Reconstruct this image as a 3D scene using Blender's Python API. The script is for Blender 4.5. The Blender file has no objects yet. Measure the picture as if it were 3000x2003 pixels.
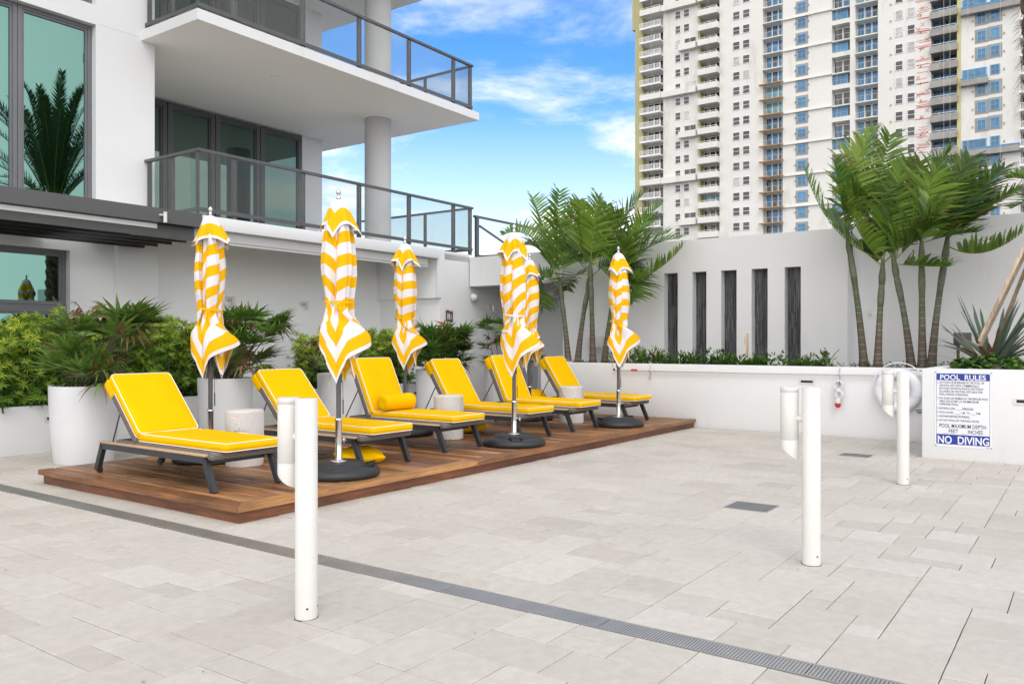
import bpy, bmesh, math, random
from mathutils import Vector, Matrix
R = math.radians
PI = math.pi
random.seed(7)
scene = bpy.context.scene
COL = scene.collection

# ---------------------------------------------------------------- camera
H = 1.4
F = 2400.0
cam_d = bpy.data.cameras.new('camera')
cam_d.sensor_width = 36.0
cam_d.lens = 36.0 * F / 3000.0
cam_d.clip_start = 0.05
cam_d.clip_end = 3000
cam_d.shift_y = 0.0005
cam = bpy.data.objects.new('camera', cam_d)
COL.objects.link(cam)
cam.location = (0, 0, H)
cam.rotation_euler = (R(90), 0, 0)
scene.camera = cam

# ---------------------------------------------------------------- world
SUN_EL, SUN_AZ = R(50), R(172)       # azimuth measured clockwise from +Y: behind the camera
w = bpy.data.worlds.new('World')
scene.world = w
w.use_nodes = True
nt = w.node_tree
for n in list(nt.nodes):
    nt.nodes.remove(n)
def N(nt, t, **k):
    n = nt.nodes.new(t)
    for a, b in k.items():
        if a.startswith('i_'):
            n.inputs[a[2:].replace('_', ' ')].default_value = b
        else:
            setattr(n, a, b)
    return n
out = N(nt, 'ShaderNodeOutputWorld')
bg = N(nt, 'ShaderNodeBackground')
bg.inputs['Strength'].default_value = 0.11
sky = N(nt, 'ShaderNodeTexSky')
sky.sky_type = 'NISHITA'
sky.sun_disc = False
sky.sun_elevation = SUN_EL
sky.sun_rotation = SUN_AZ
sky.air_density = 1.2
sky.dust_density = 1.4
sky.ozone_density = 1.5
hs = N(nt, 'ShaderNodeHueSaturation')
hs.inputs['Hue'].default_value = 0.512
hs.inputs['Saturation'].default_value = 1.5
hs.inputs['Value'].default_value = 1.55
tc = N(nt, 'ShaderNodeTexCoord')
sep = N(nt, 'ShaderNodeSeparateXYZ')
# cloud plane mapping: direction / (z + 0.12)
vm = N(nt, 'ShaderNodeVectorMath', operation='DIVIDE')
addz = N(nt, 'ShaderNodeMath', operation='ADD')
addz.inputs[1].default_value = 0.16
comb = N(nt, 'ShaderNodeCombineXYZ')
nz = N(nt, 'ShaderNodeTexNoise')
nz.inputs['Scale'].default_value = 1.5
nz.inputs['Detail'].default_value = 9
nz.inputs['Roughness'].default_value = 0.62
nz.inputs['Distortion'].default_value = 0.35
mapn = N(nt, 'ShaderNodeMapping')
mapn.inputs['Location'].default_value = (3.1, 1.7, 0.0)
ramp = N(nt, 'ShaderNodeMapRange', interpolation_type='SMOOTHSTEP')
ramp.inputs['From Min'].default_value = 0.42
ramp.inputs['From Max'].default_value = 0.70
# heavy cloud bank behind the camera (towards -Y)
bank = N(nt, 'ShaderNodeMapRange')
bank.inputs['From Min'].default_value = 0.55
bank.inputs['From Max'].default_value = -0.25
bank.inputs['To Min'].default_value = 0.0
bank.inputs['To Max'].default_value = 1.0
addb = N(nt, 'ShaderNodeMath', operation='ADD', use_clamp=True)
lowh = N(nt, 'ShaderNodeMapRange')
lowh.inputs['From Min'].default_value = 0.27
lowh.inputs['From Max'].default_value = 0.0
lowh.inputs['To Min'].default_value = 0.0
lowh.inputs['To Max'].default_value = 0.72
addc = N(nt, 'ShaderNodeMath', operation='MAXIMUM', use_clamp=True)
mix = N(nt, 'ShaderNodeMix', data_type='RGBA')
cl = (9.0, 8.9, 8.8, 1)
L = nt.links.new
L(tc.outputs['Generated'], sep.inputs[0])
L(sep.outputs['Z'], addz.inputs[0])
for k in 'XYZ':
    L(addz.outputs[0], comb.inputs[k])
L(tc.outputs['Generated'], vm.inputs[0])
L(comb.outputs[0], vm.inputs[1])
L(vm.outputs[0], mapn.inputs[0])
L(mapn.outputs[0], nz.inputs['Vector'])
L(nz.outputs['Fac'], ramp.inputs['Value'])
L(sep.outputs['Y'], bank.inputs['Value'])
L(ramp.outputs[0], addb.inputs[0])
L(bank.outputs[0], addb.inputs[1])
L(sep.outputs['Z'], lowh.inputs['Value'])
L(addb.outputs[0], addc.inputs[0])
L(lowh.outputs[0], addc.inputs[1])
L(sky.outputs[0], hs.inputs['Color'])
L(hs.outputs[0], mix.inputs['A'])
mix.inputs['B'].default_value = cl
L(addc.outputs[0], mix.inputs['Factor'])
# added brightening of the unseen low sky behind the camera, lifts shaded recess walls
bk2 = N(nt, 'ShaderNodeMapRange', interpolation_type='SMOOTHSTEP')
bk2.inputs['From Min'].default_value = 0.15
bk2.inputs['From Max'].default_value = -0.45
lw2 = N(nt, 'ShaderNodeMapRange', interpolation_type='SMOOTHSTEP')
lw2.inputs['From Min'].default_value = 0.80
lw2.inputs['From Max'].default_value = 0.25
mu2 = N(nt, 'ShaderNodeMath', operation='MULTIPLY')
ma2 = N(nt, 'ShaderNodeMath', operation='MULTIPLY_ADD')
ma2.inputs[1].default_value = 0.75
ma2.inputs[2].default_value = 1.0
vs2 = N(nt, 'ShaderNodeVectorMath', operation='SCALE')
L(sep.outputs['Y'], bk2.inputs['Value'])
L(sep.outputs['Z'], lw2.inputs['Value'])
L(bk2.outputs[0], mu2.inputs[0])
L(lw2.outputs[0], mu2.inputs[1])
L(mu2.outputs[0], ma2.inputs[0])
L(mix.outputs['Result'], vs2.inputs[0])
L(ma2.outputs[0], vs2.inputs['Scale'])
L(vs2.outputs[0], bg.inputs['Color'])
L(bg.outputs[0], out.inputs['Surface'])

# ---------------------------------------------------------------- sun
sd = bpy.data.lights.new('sun', 'SUN')
sd.energy = 0.7
sd.angle = R(24)
sd.color = (1.0, 0.96, 0.9)
sun = bpy.data.objects.new('sun', sd)
COL.objects.link(sun)
sdir = Vector((math.sin(SUN_AZ) * math.cos(SUN_EL), math.cos(SUN_AZ) * math.cos(SUN_EL), math.sin(SUN_EL)))
sun.rotation_euler = (-sdir).to_track_quat('-Z', 'Y').to_euler()
sun.location = (0, 0, 30)

scene.view_settings.view_transform = 'Standard'
scene.view_settings.look = 'None'
scene.view_settings.gamma = 1
scene.view_settings.exposure = 0.50

# ---------------------------------------------------------------- the site's own axes
# local x runs along the deck and the house front (a), local y across it (b)
AX = Vector((0.5793, 0.8151, 0)).normalized()
BX = Vector((-AX.y, AX.x, 0))
ROT = math.atan2(AX.y, AX.x)
def W(a, b, z=0.0):
    v = AX * a + BX * b
    return Vector((v.x, v.y, z))
def b_on_a(px, a):          # b coordinate where the sight line of column px meets the plane a = const
    d = (px - 1500) / F
    Y = a / (AX.x * d + AX.y)
    return Y * (BX.x * d + BX.y)
def a_on_b(px, b):
    d = (px - 1500) / F
    Y = b / (BX.x * d + BX.y)
    return Y * (AX.x * d + AX.y)

# ---------------------------------------------------------------- mesh builder
class MB:
    def __init__(s):
        s.v = []; s.f = []; s.m = []; s.var = []; s.sm = []
    def face(s, idx, m=0, var=0.5, smooth=False):
        s.f.append(tuple(idx)); s.m.append(m); s.var.append(var); s.sm.append(smooth)
    def quad(s, a, b, c, d, m=0, var=0.5, smooth=False):
        n = len(s.v); s.v += [tuple(a), tuple(b), tuple(c), tuple(d)]
        s.face((n, n+1, n+2, n+3), m, var, smooth)
    def tri(s, a, b, c, m=0, var=0.5):
        n = len(s.v); s.v += [tuple(a), tuple(b), tuple(c)]
        s.face((n, n+1, n+2), m, var)
    def box(s, x0, x1, y0, y1, z0, z1, m=0, var=0.5):
        if x0 > x1: x0, x1 = x1, x0
        if y0 > y1: y0, y1 = y1, y0
        if z0 > z1: z0, z1 = z1, z0
        n = len(s.v)
        s.v += [(x0,y0,z0),(x1,y0,z0),(x1,y1,z0),(x0,y1,z0),(x0,y0,z1),(x1,y0,z1),(x1,y1,z1),(x0,y1,z1)]
        for q in ((0,3,2,1),(4,5,6,7),(0,1,5,4),(1,2,6,5),(2,3,7,6),(3,0,4,7)):
            s.face([n+i for i in q], m, var)
    def bbox(s, x0, x1, y0, y1, z0, z1, bev=0.01, m=0, var=0.5, seg=2):
        # bevelled box
        bm = bmesh.new()
        bmesh.ops.create_cube(bm, size=1)
        for v in bm.verts:
            v.co = ((x0+x1)/2 + v.co.x*(x1-x0), (y0+y1)/2 + v.co.y*(y1-y0), (z0+z1)/2 + v.co.z*(z1-z0))
        bmesh.ops.bevel(bm, geom=bm.edges[:], offset=bev, segments=seg, affect='EDGES', profile=0.5)
        s.add_bm(bm, m, var, True)
        bm.free()
    def add_bm(s, bm, m=0, var=0.5, smooth=False, mat=None):
        n = len(s.v)
        bm.verts.ensure_lookup_table()
        for i, v in enumerate(bm.verts):
            v.index = i
            c = mat @ v.co if mat else v.co
            s.v.append(tuple(c))
        for f in bm.faces:
            s.face([n+v.index for v in f.verts], m, var, smooth)
    def bar(s, p, q, wx, wz, m=0, var=0.5, up=(0,0,1)):
        # rectangular bar from p to q
        p = Vector(p); q = Vector(q); d = (q-p).normalized(); up = Vector(up)
        x = d.cross(up)
        if x.length < 1e-4: x = d.cross(Vector((1,0,0)))
        x.normalize(); y = x.cross(d).normalized()
        n = len(s.v)
        for c in (p, q):
            for sx, sy in ((-1,-1),(1,-1),(1,1),(-1,1)):
                s.v.append(tuple(c + x*sx*wx/2 + y*sy*wz/2))
        for qd in ((0,1,2,3),(7,6,5,4),(0,4,5,1),(1,5,6,2),(2,6,7,3),(3,7,4,0)):
            s.face([n+i for i in qd], m, var)
    def tube(s, pts, r, n=8, m=0, var=0.5, cap=True, smooth=True, closed=False):
        pts = [Vector(p) for p in pts]
        rs = r if isinstance(r, (list, tuple)) else [r]*len(pts)
        base = len(s.v)
        K = len(pts)
        prev = None
        for i, p in enumerate(pts):
            if closed:
                d = pts[(i+1) % K] - pts[(i-1) % K]
            else:
                d = pts[min(i+1, K-1)] - pts[max(i-1, 0)]
            if d.length < 1e-9: d = Vector((0,0,1))
            d.normalize()
            if prev is None:
                u = d.cross(Vector((0,0,1)))
                if u.length < 0.05: u = d.cross(Vector((1,0,0)))
            else:
                u = prev - d*prev.dot(d)
            u.normalize(); prev = u
            v = d.cross(u)
            for k in range(n):
                t = 2*PI*k/n
                s.v.append(tuple(p + (u*math.cos(t)+v*math.sin(t))*rs[i]))
        rng = K if closed else K-1
        for i in range(rng):
            j = (i+1) % K
            for k in range(n):
                k2 = (k+1) % n
                s.face((base+i*n+k, base+i*n+k2, base+j*n+k2, base+j*n+k), m, var, smooth)
        if cap and not closed:
            for rng_, rev in ((range(base, base+n), True), (range(base+(K-1)*n, base+K*n), False)):
                q0 = len(s.v); s.v += [s.v[i] for i in rng_]; f_ = [q0+k for k in range(n)]
                s.face(f_[::-1] if rev else f_, m, var)
    def lathe(s, prof, n=32, c=(0,0), m=0, var=0.5, smooth=True, close=True):
        base = len(s.v)
        for r, z in prof:
            for k in range(n):
                t = 2*PI*k/n
                s.v.append((c[0]+r*math.cos(t), c[1]+r*math.sin(t), z))
        for i in range(len(prof)-1):
            for k in range(n):
                k2 = (k+1) % n
                s.face((base+i*n+k, base+i*n+k2, base+(i+1)*n+k2, base+(i+1)*n+k), m, var, smooth)
        if close:
            for b0_, rev in ((base, True), (base+(len(prof)-1)*n, False)):
                q0 = len(s.v); s.v += s.v[b0_:b0_+n]; f_ = [q0+k for k in range(n)]
                s.face(f_[::-1] if rev else f_, m, var)
    def leaf(s, p, d, up, L, wd, bend=0.0, m=0, var=0.5, segs=2, taper=0.45):
        # narrow leaf: width wd, length L, curving down by bend
        p = Vector(p); d = Vector(d).normalized(); up = Vector(up)
        side = d.cross(up)
        if side.length < 1e-4: side = d.cross(Vector((1,0,0)))
        side.normalize(); nrm = side.cross(d)
        n = len(s.v)
        for i in range(segs):
            t = i/segs
            c = p + d*(L*t) + Vector((0,0,-bend*L*t*t))
            ww = wd*(taper + (1-taper)*math.sin(PI*min(1, t*1.25+0.12)))/2
            s.v.append(tuple(c - side*ww)); s.v.append(tuple(c + side*ww))
        s.v.append(tuple(p + d*L + Vector((0,0,-bend*L))))
        for i in range(segs-1):
            s.face((n+2*i, n+2*i+1, n+2*i+3, n+2*i+2), m, var)
        s.face((n+2*(segs-1), n+2*(segs-1)+1, n+2*segs), m, var)
    def mesh(s, name, mats):
        me = bpy.data.meshes.new(name)
        me.from_pydata(s.v, [], s.f)
        for mt in mats: me.materials.append(mt)
        me.polygons.foreach_set('material_index', s.m)
        me.polygons.foreach_set('use_smooth', s.sm)
        at = me.attributes.new('var', 'FLOAT', 'FACE')
        at.data.foreach_set('value', s.var)
        me.update()
        return me
    def build(s, name, mats, parent=None, loc=None, rot=None):
        if not isinstance(mats, (list, tuple)): mats = [mats]
        o = bpy.data.objects.new(name, s.mesh(name, mats))
        COL.objects.link(o)
        if parent is not None: o.parent = parent
        if loc is not None: o.location = loc
        if rot is not None: o.rotation_euler = (0, 0, rot) if not isinstance(rot, (tuple, list)) else rot
        return o

def tag(o, label=None, cat=None, group=None, kind=None):
    if label: o['label'] = label
    if cat: o['category'] = cat
    if group: o['group'] = group
    if kind: o['kind'] = kind
    return o
def thing(name, label, cat, loc=(0,0,0), rot=None, group=None):
    o = bpy.data.objects.new(name, None)
    COL.objects.link(o)
    o.empty_display_size = 0.1
    o.location = loc
    o.rotation_euler = (0, 0, ROT if rot is None else rot)
    return tag(o, label, cat, group)
def copy_tree(o, parent=None):
    c = o.copy(); COL.objects.link(c)
    if parent is not None: c.parent = parent
    for ch in list(o.children): copy_tree(ch, c)
    return c

# ---------------------------------------------------------------- materials
def mat(name, col, rough=0.6, metal=0.0, spec=0.5, var=None, noise=None, bump=None, objc=False):
    """var=(other colour, strength): mixes by face attribute 'var'; noise=(scale, colour2, amount); bump=(scale, strength, dist)"""
    m = bpy.data.materials.new(name); m.use_nodes = True
    nt = m.node_tree; p = nt.nodes['Principled BSDF']
    p.inputs['Base Color'].default_value = (*col, 1)
    p.inputs['Roughness'].default_value = rough
    p.inputs['Metallic'].default_value = metal
    p.inputs['Specular IOR Level'].default_value = spec
    tc = N(nt, 'ShaderNodeTexCoord')
    cur = None
    if var:
        a = N(nt, 'ShaderNodeAttribute', attribute_name='var')
        cr = N(nt, 'ShaderNodeValToRGB')
        els = cr.color_ramp.elements
        cols = var
        els[0].position = 0; els[0].color = (*cols[0], 1)
        els[1].position = 1; els[1].color = (*cols[-1], 1)
        for i, c in enumerate(cols[1:-1]):
            e = els.new((i+1)/(len(cols)-1)); e.color = (*c, 1)
        nt.links.new(a.outputs['Fac'], cr.inputs[0])
        cur = cr.outputs[0]
    if noise:
        n = N(nt, 'ShaderNodeTexNoise')
        n.inputs['Scale'].default_value = noise[0]
        n.inputs['Detail'].default_value = 6
        n.inputs['Roughness'].default_value = 0.6
        nt.links.new(tc.outputs['Object'], n.inputs['Vector'])
        mr = N(nt, 'ShaderNodeMapRange')
        mr.inputs['From Min'].default_value = 0.35; mr.inputs['From Max'].default_value = 0.7
        mr.inputs['To Max'].default_value = noise[2]
        nt.links.new(n.outputs['Fac'], mr.inputs['Value'])
        mx = N(nt, 'ShaderNodeMix', data_type='RGBA')
        mx.inputs['A'].default_value = (*col, 1)
        mx.inputs['B'].default_value = (*noise[1], 1)
        if cur: nt.links.new(cur, mx.inputs['A'])
        nt.links.new(mr.outputs[0], mx.inputs['Factor'])
        cur = mx.outputs['Result']
    if cur: nt.links.new(cur, p.inputs['Base Color'])
    if bump:
        n = N(nt, 'ShaderNodeTexNoise')
        n.inputs['Scale'].default_value = bump[0]
        n.inputs['Detail'].default_value = 4
        nt.links.new(tc.outputs['Object'], n.inputs['Vector'])
        b = N(nt, 'ShaderNodeBump')
        b.inputs['Strength'].default_value = bump[1]
        b.inputs['Distance'].default_value = bump[2]
        nt.links.new(n.outputs['Fac'], b.inputs['Height'])
        nt.links.new(b.outputs[0], p.inputs['Normal'])
    return m
M = {}
M['stucco'] = mat('stucco', (0.715, 0.722, 0.742), 0.85, noise=(0.55, (0.665, 0.672, 0.69), 0.6), bump=(90, 0.12, 0.004))
M['wall_paint'] = mat('wall_paint', (0.86, 0.87, 0.89), 0.85, noise=(1.1, (0.81, 0.82, 0.84), 0.55), bump=(60, 0.25, 0.006))
M['soffit'] = mat('soffit_paint', (0.87, 0.85, 0.81), 0.9, noise=(0.8, (0.82, 0.80, 0.76), 0.5), bump=(70, 0.1, 0.004))
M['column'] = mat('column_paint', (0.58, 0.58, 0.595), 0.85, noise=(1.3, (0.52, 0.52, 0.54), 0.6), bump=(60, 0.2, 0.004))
M['dark_metal'] = mat('dark_metal', (0.075, 0.076, 0.082), 0.42, 0.0, noise=(3, (0.095, 0.095, 0.1), 0.6))
M['frame_metal'] = mat('frame_metal', (0.135, 0.138, 0.152), 0.38, 0.0, noise=(3, (0.165, 0.167, 0.18), 0.6))
M['pergola'] = mat('pergola_metal', (0.085, 0.085, 0.088), 0.5, 0.0, noise=(2, (0.07, 0.07, 0.072), 0.6))
M['slat'] = mat('slat_metal', (0.022, 0.022, 0.024), 0.45)
M['white_metal'] = mat('white_metal', (0.64, 0.635, 0.615), 0.4, 0.0, noise=(14, (0.60, 0.595, 0.57), 0.5))
M['planter'] = mat('planter_resin', (0.66, 0.665, 0.69), 0.4, noise=(2.5, (0.61, 0.615, 0.64), 0.6), bump=(25, 0.05, 0.002))
M['charcoal'] = mat('charcoal_metal', (0.028, 0.031, 0.038), 0.42)
M['plastic'] = mat('base_plastic', (0.020, 0.021, 0.024), 0.5, bump=(160, 0.2, 0.001))
M['chrome'] = mat('steel', (0.72, 0.72, 0.72), 0.16, 1.0)
M['teak'] = mat('teak', (0.50, 0.34, 0.21), 0.6, noise=(22, (0.40, 0.26, 0.16), 0.7))
M['fabric_y'] = mat('yellow_fabric', (0.80, 0.43, 0.003), 0.85, spec=0.15, noise=(9, (0.77, 0.405, 0.003), 0.6), bump=(400, 0.15, 0.0008))
M['fabric_w'] = mat('white_fabric', (0.70, 0.675, 0.70), 0.85, spec=0.2, bump=(400, 0.15, 0.0008))
M['cushion'] = mat('cushion_fabric', (0.82, 0.47, 0.001), 0.95, spec=0.08, noise=(7, (0.79, 0.445, 0.001), 0.7), bump=(10, 0.35, 0.02))
M['piping'] = mat('piping', (0.82, 0.80, 0.74), 0.8)
M['stool'] = mat('stool_stone', (0.72, 0.68, 0.65), 0.75, var=[(0.50, 0.48, 0.47), (0.70, 0.68, 0.665)])
M['soil'] = mat('soil', (0.035, 0.026, 0.02), 0.95, noise=(30, (0.08, 0.06, 0.045), 0.8), bump=(60, 0.8, 0.02))
M['black'] = mat('black', (0.01, 0.01, 0.011), 0.5)
M['led'] = mat('white_strip', (0.86, 0.86, 0.88), 0.5)

def glass_mat(name, tint, glossy, fac, rough=0.01):
    m = bpy.data.materials.new(name); m.use_nodes = True
    nt = m.node_tree
    for n in list(nt.nodes): nt.nodes.remove(n)
    o = N(nt, 'ShaderNodeOutputMaterial')
    t = N(nt, 'ShaderNodeBsdfTransparent'); t.inputs[0].default_value = (*tint, 1)
    g = N(nt, 'ShaderNodeBsdfGlossy'); g.inputs[0].default_value = (*glossy, 1); g.inputs['Roughness'].default_value = rough
    lw = N(nt, 'ShaderNodeLayerWeight'); lw.inputs[0].default_value = 0.35
    mr = N(nt, 'ShaderNodeMapRange')
    mr.inputs['To Min'].default_value = fac[0]; mr.inputs['To Max'].default_value = fac[1]
    mx = N(nt, 'ShaderNodeMixShader')
    nt.links.new(lw.outputs['Fresnel'], mr.inputs['Value'])
    nt.links.new(mr.outputs[0], mx.inputs[0])
    nt.links.new(t.outputs[0], mx.inputs[1]); nt.links.new(g.outputs[0], mx.inputs[2])
    nt.links.new(mx.outputs[0], o.inputs[0])
    return m
M['rail_glass'] = glass_mat('rail_glass', (0.89, 0.905, 0.90), (0.8, 0.8, 0.8), (0.02, 0.07))
M['window_glass'] = glass_mat('window_glass', (0.03, 0.06, 0.05), (0.165, 0.31, 0.275), (0.75, 0.95))
M['door_glass'] = glass_mat('door_glass', (0.12, 0.20, 0.16), (0.26, 0.38, 0.33), (0.45, 0.8))

# striped bump for wicker / stools
def wave_bump(m, scale, axis, strength, dist, dark=None, col=None):
    nt = m.node_tree; p = nt.nodes['Principled BSDF']
    tc = N(nt, 'ShaderNodeTexCoord')
    wv = N(nt, 'ShaderNodeTexWave', bands_direction=axis)
    wv.inputs['Scale'].default_value = scale
    wv.inputs['Distortion'].default_value = 0.6
    nt.links.new(tc.outputs['Object'], wv.inputs['Vector'])
    b = N(nt, 'ShaderNodeBump'); b.inputs['Strength'].default_value = strength; b.inputs['Distance'].default_value = dist
    nt.links.new(wv.outputs['Fac'], b.inputs['Height'])
    nt.links.new(b.outputs[0], p.inputs['Normal'])
    if col:
        mx = N(nt, 'ShaderNodeMix', data_type='RGBA')
        mx.inputs['A'].default_value = (*dark, 1); mx.inputs['B'].default_value = (*col, 1)
        nt.links.new(wv.outputs['Fac'], mx.inputs['Factor'])
        nt.links.new(mx.outputs['Result'], p.inputs['Base Color'])
M['wicker'] = mat('wicker', (0.12, 0.10, 0.09), 0.7)
def wicker_nodes(m):
    nt = m.node_tree; p = nt.nodes['Principled BSDF']
    tc = N(nt, 'ShaderNodeTexCoord')
    w1 = N(nt, 'ShaderNodeTexWave', bands_direction='X'); w1.inputs['Scale'].default_value = 26
    w2 = N(nt, 'ShaderNodeTexWave', bands_direction='Y'); w2.inputs['Scale'].default_value = 26
    w3 = N(nt, 'ShaderNodeTexWave', bands_direction='Z'); w3.inputs['Scale'].default_value = 26
    a = N(nt, 'ShaderNodeMath', operation='MULTIPLY'); b2 = N(nt, 'ShaderNodeMath', operation='MAXIMUM')
    for x in (w1, w2, w3): nt.links.new(tc.outputs['Object'], x.inputs['Vector'])
    nt.links.new(w1.outputs['Fac'], a.inputs[0]); nt.links.new(w2.outputs['Fac'], a.inputs[1])
    nt.links.new(a.outputs[0], b2.inputs[0]); nt.links.new(w3.outputs['Fac'], b2.inputs[1])
    av = N(nt, 'ShaderNodeMath', operation='MULTIPLY'); av.inputs[1].default_value = 0.9
    nt.links.new(b2.outputs[0], av.inputs[0])
    mx = N(nt, 'ShaderNodeMix', data_type='RGBA')
    mx.inputs['A'].default_value = (0.018, 0.015, 0.014, 1); mx.inputs['B'].default_value = (0.26, 0.22, 0.20, 1)
    nt.links.new(av.outputs[0], mx.inputs['Factor'])
    nt.links.new(mx.outputs['Result'], p.inputs['Base Color'])
    b = N(nt, 'ShaderNodeBump'); b.inputs['Strength'].default_value = 0.6; b.inputs['Distance'].default_value = 0.004
    nt.links.new(av.outputs[0], b.inputs['Height']); nt.links.new(b.outputs[0], p.inputs['Normal'])
wicker_nodes(M['wicker'])

def wood_mat(name, cols, rough=0.5, axis='Y', gscale=(30, 2.0, 30)):
    m = mat(name, cols[0], rough, var=cols)
    nt = m.node_tree; p = nt.nodes['Principled BSDF']
    src = p.inputs['Base Color'].links[0].from_socket
    tc = N(nt, 'ShaderNodeTexCoord'); mp = N(nt, 'ShaderNodeMapping'); mp.inputs['Scale'].default_value = gscale
    at = N(nt, 'ShaderNodeAttribute', attribute_name='var')
    ad = N(nt, 'ShaderNodeVectorMath', operation='ADD')
    sc = N(nt, 'ShaderNodeVectorMath', operation='SCALE'); sc.inputs['Scale'].default_value = 37.0
    cb = N(nt, 'ShaderNodeCombineXYZ')
    nt.links.new(at.outputs['Fac'], cb.inputs[0]); nt.links.new(at.outputs['Fac'], cb.inputs[1])
    nt.links.new(cb.outputs[0], sc.inputs[0])
    nt.links.new(tc.outputs['Object'], ad.inputs[0]); nt.links.new(sc.outputs[0], ad.inputs[1])
    nt.links.new(ad.outputs[0], mp.inputs[0])
    n = N(nt, 'ShaderNodeTexNoise'); n.inputs['Scale'].default_value = 1.0; n.inputs['Detail'].default_value = 8
    n.inputs['Distortion'].default_value = 1.2; n.inputs['Roughness'].default_value = 0.65
    nt.links.new(mp.outputs[0], n.inputs['Vector'])
    mr = N(nt, 'ShaderNodeMapRange'); mr.inputs['From Min'].default_value = 0.3; mr.inputs['From Max'].default_value = 0.7
    mr.inputs['To Min'].default_value = 0.5; mr.inputs['To Max'].default_value = 1.35
    nt.links.new(n.outputs['Fac'], mr.inputs['Value'])
    n2 = N(nt, 'ShaderNodeTexNoise'); n2.inputs['Scale'].default_value = 1.6; n2.inputs['Detail'].default_value = 3
    nt.links.new(ad.outputs[0], n2.inputs['Vector'])
    mr2 = N(nt, 'ShaderNodeMapRange'); mr2.inputs['From Min'].default_value = 0.35; mr2.inputs['From Max'].default_value = 0.68
    mr2.inputs['To Min'].default_value = 0.72; mr2.inputs['To Max'].default_value = 1.3
    nt.links.new(n2.outputs['Fac'], mr2.inputs['Value'])
    mm = N(nt, 'ShaderNodeMath', operation='MULTIPLY')
    nt.links.new(mr.outputs[0], mm.inputs[0]); nt.links.new(mr2.outputs[0], mm.inputs[1])
    vs = N(nt, 'ShaderNodeVectorMath', operation='SCALE')
    nt.links.new(src, vs.inputs[0]); nt.links.new(mm.outputs[0], vs.inputs['Scale'])
    nt.links.new(vs.outputs[0], p.inputs['Base Color'])
    b = N(nt, 'ShaderNodeBump'); b.inputs['Strength'].default_value = 0.25; b.inputs['Distance'].default_value = 0.003
    nt.links.new(n.outputs['Fac'], b.inputs['Height']); nt.links.new(b.outputs[0], p.inputs['Normal'])
    return m
M['deck'] = wood_mat('deck_wood', [(0.14, 0.055, 0.022), (0.23, 0.10, 0.038), (0.37, 0.185, 0.078)], 0.42, gscale=(26, 1.8, 26))
M['deck_a'] = wood_mat('deck_wood_long', [(0.16, 0.065, 0.026), (0.28, 0.125, 0.045), (0.44, 0.225, 0.085)], 0.42, gscale=(1.8, 26, 26))
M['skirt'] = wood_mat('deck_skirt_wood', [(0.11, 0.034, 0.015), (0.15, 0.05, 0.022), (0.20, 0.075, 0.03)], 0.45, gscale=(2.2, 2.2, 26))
M['brace'] = wood_mat('brace_wood', [(0.56, 0.43, 0.31), (0.66, 0.53, 0.40)], 0.7, gscale=(20, 20, 2.5))

# pavers
def paver_mat():
    m = mat('paver_stone', (0.6, 0.57, 0.53), 0.8, var=[(0.475, 0.44, 0.395), (0.52, 0.485, 0.44), (0.555, 0.522, 0.478)])
    nt = m.node_tree; p = nt.nodes['Principled BSDF']
    src = p.inputs['Base Color'].links[0].from_socket
    tc = N(nt, 'ShaderNodeTexCoord')
    def nn(scale, det, lo, hi, a, b):
        n = N(nt, 'ShaderNodeTexNoise'); n.inputs['Scale'].default_value = scale; n.inputs['Detail'].default_value = det
        n.inputs['Roughness'].default_value = 0.65
        nt.links.new(tc.outputs['Object'], n.inputs['Vector'])
        r = N(nt, 'ShaderNodeMapRange'); r.inputs['From Min'].default_value = lo; r.inputs['From Max'].default_value = hi
        r.inputs['To Min'].default_value = a; r.inputs['To Max'].default_value = b
        nt.links.new(n.outputs['Fac'], r.inputs['Value'])
        return n, r
    n1, r1 = nn(0.5, 4, 0.3, 0.7, 0.93, 1.05)
    n2, r2 = nn(14, 8, 0.3, 0.7, 0.9, 1.07)
    n3, r3 = nn(260, 2, 0.3, 0.7, 0.9, 1.08)
    a = N(nt, 'ShaderNodeMath', operation='MULTIPLY'); b = N(nt, 'ShaderNodeMath', operation='MULTIPLY')
    nt.links.new(r1.outputs[0], a.inputs[0]); nt.links.new(r2.outputs[0], a.inputs[1])
    nt.links.new(a.outputs[0], b.inputs[0]); nt.links.new(r3.outputs[0], b.inputs[1])
    vs = N(nt, 'ShaderNodeVectorMath', operation='SCALE')
    nt.links.new(src, vs.inputs[0]); nt.links.new(b.outputs[0], vs.inputs['Scale'])
    # sparse rusty / dark specks
    n4, r4 = nn(7, 10, 0.70, 0.76, 0.0, 0.55)
    mx = N(nt, 'ShaderNodeMix', data_type='RGBA'); mx.inputs['B'].default_value = (0.33, 0.25, 0.15, 1)
    nt.links.new(vs.outputs[0], mx.inputs['A']); nt.links.new(r4.outputs[0], mx.inputs['Factor'])
    nt.links.new(mx.outputs['Result'], p.inputs['Base Color'])
    bp = N(nt, 'ShaderNodeBump'); bp.inputs['Strength'].default_value = 0.25; bp.inputs['Distance'].default_value = 0.002
    nt.links.new(n2.outputs['Fac'], bp.inputs['Height']); nt.links.new(bp.outputs[0], p.inputs['Normal'])
    return m
M['paver'] = paver_mat()
M['grout'] = mat('grout_sand', (0.34, 0.315, 0.285), 0.95, noise=(3, (0.15, 0.135, 0.115), 0.6), bump=(80, 0.4, 0.003))

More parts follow.
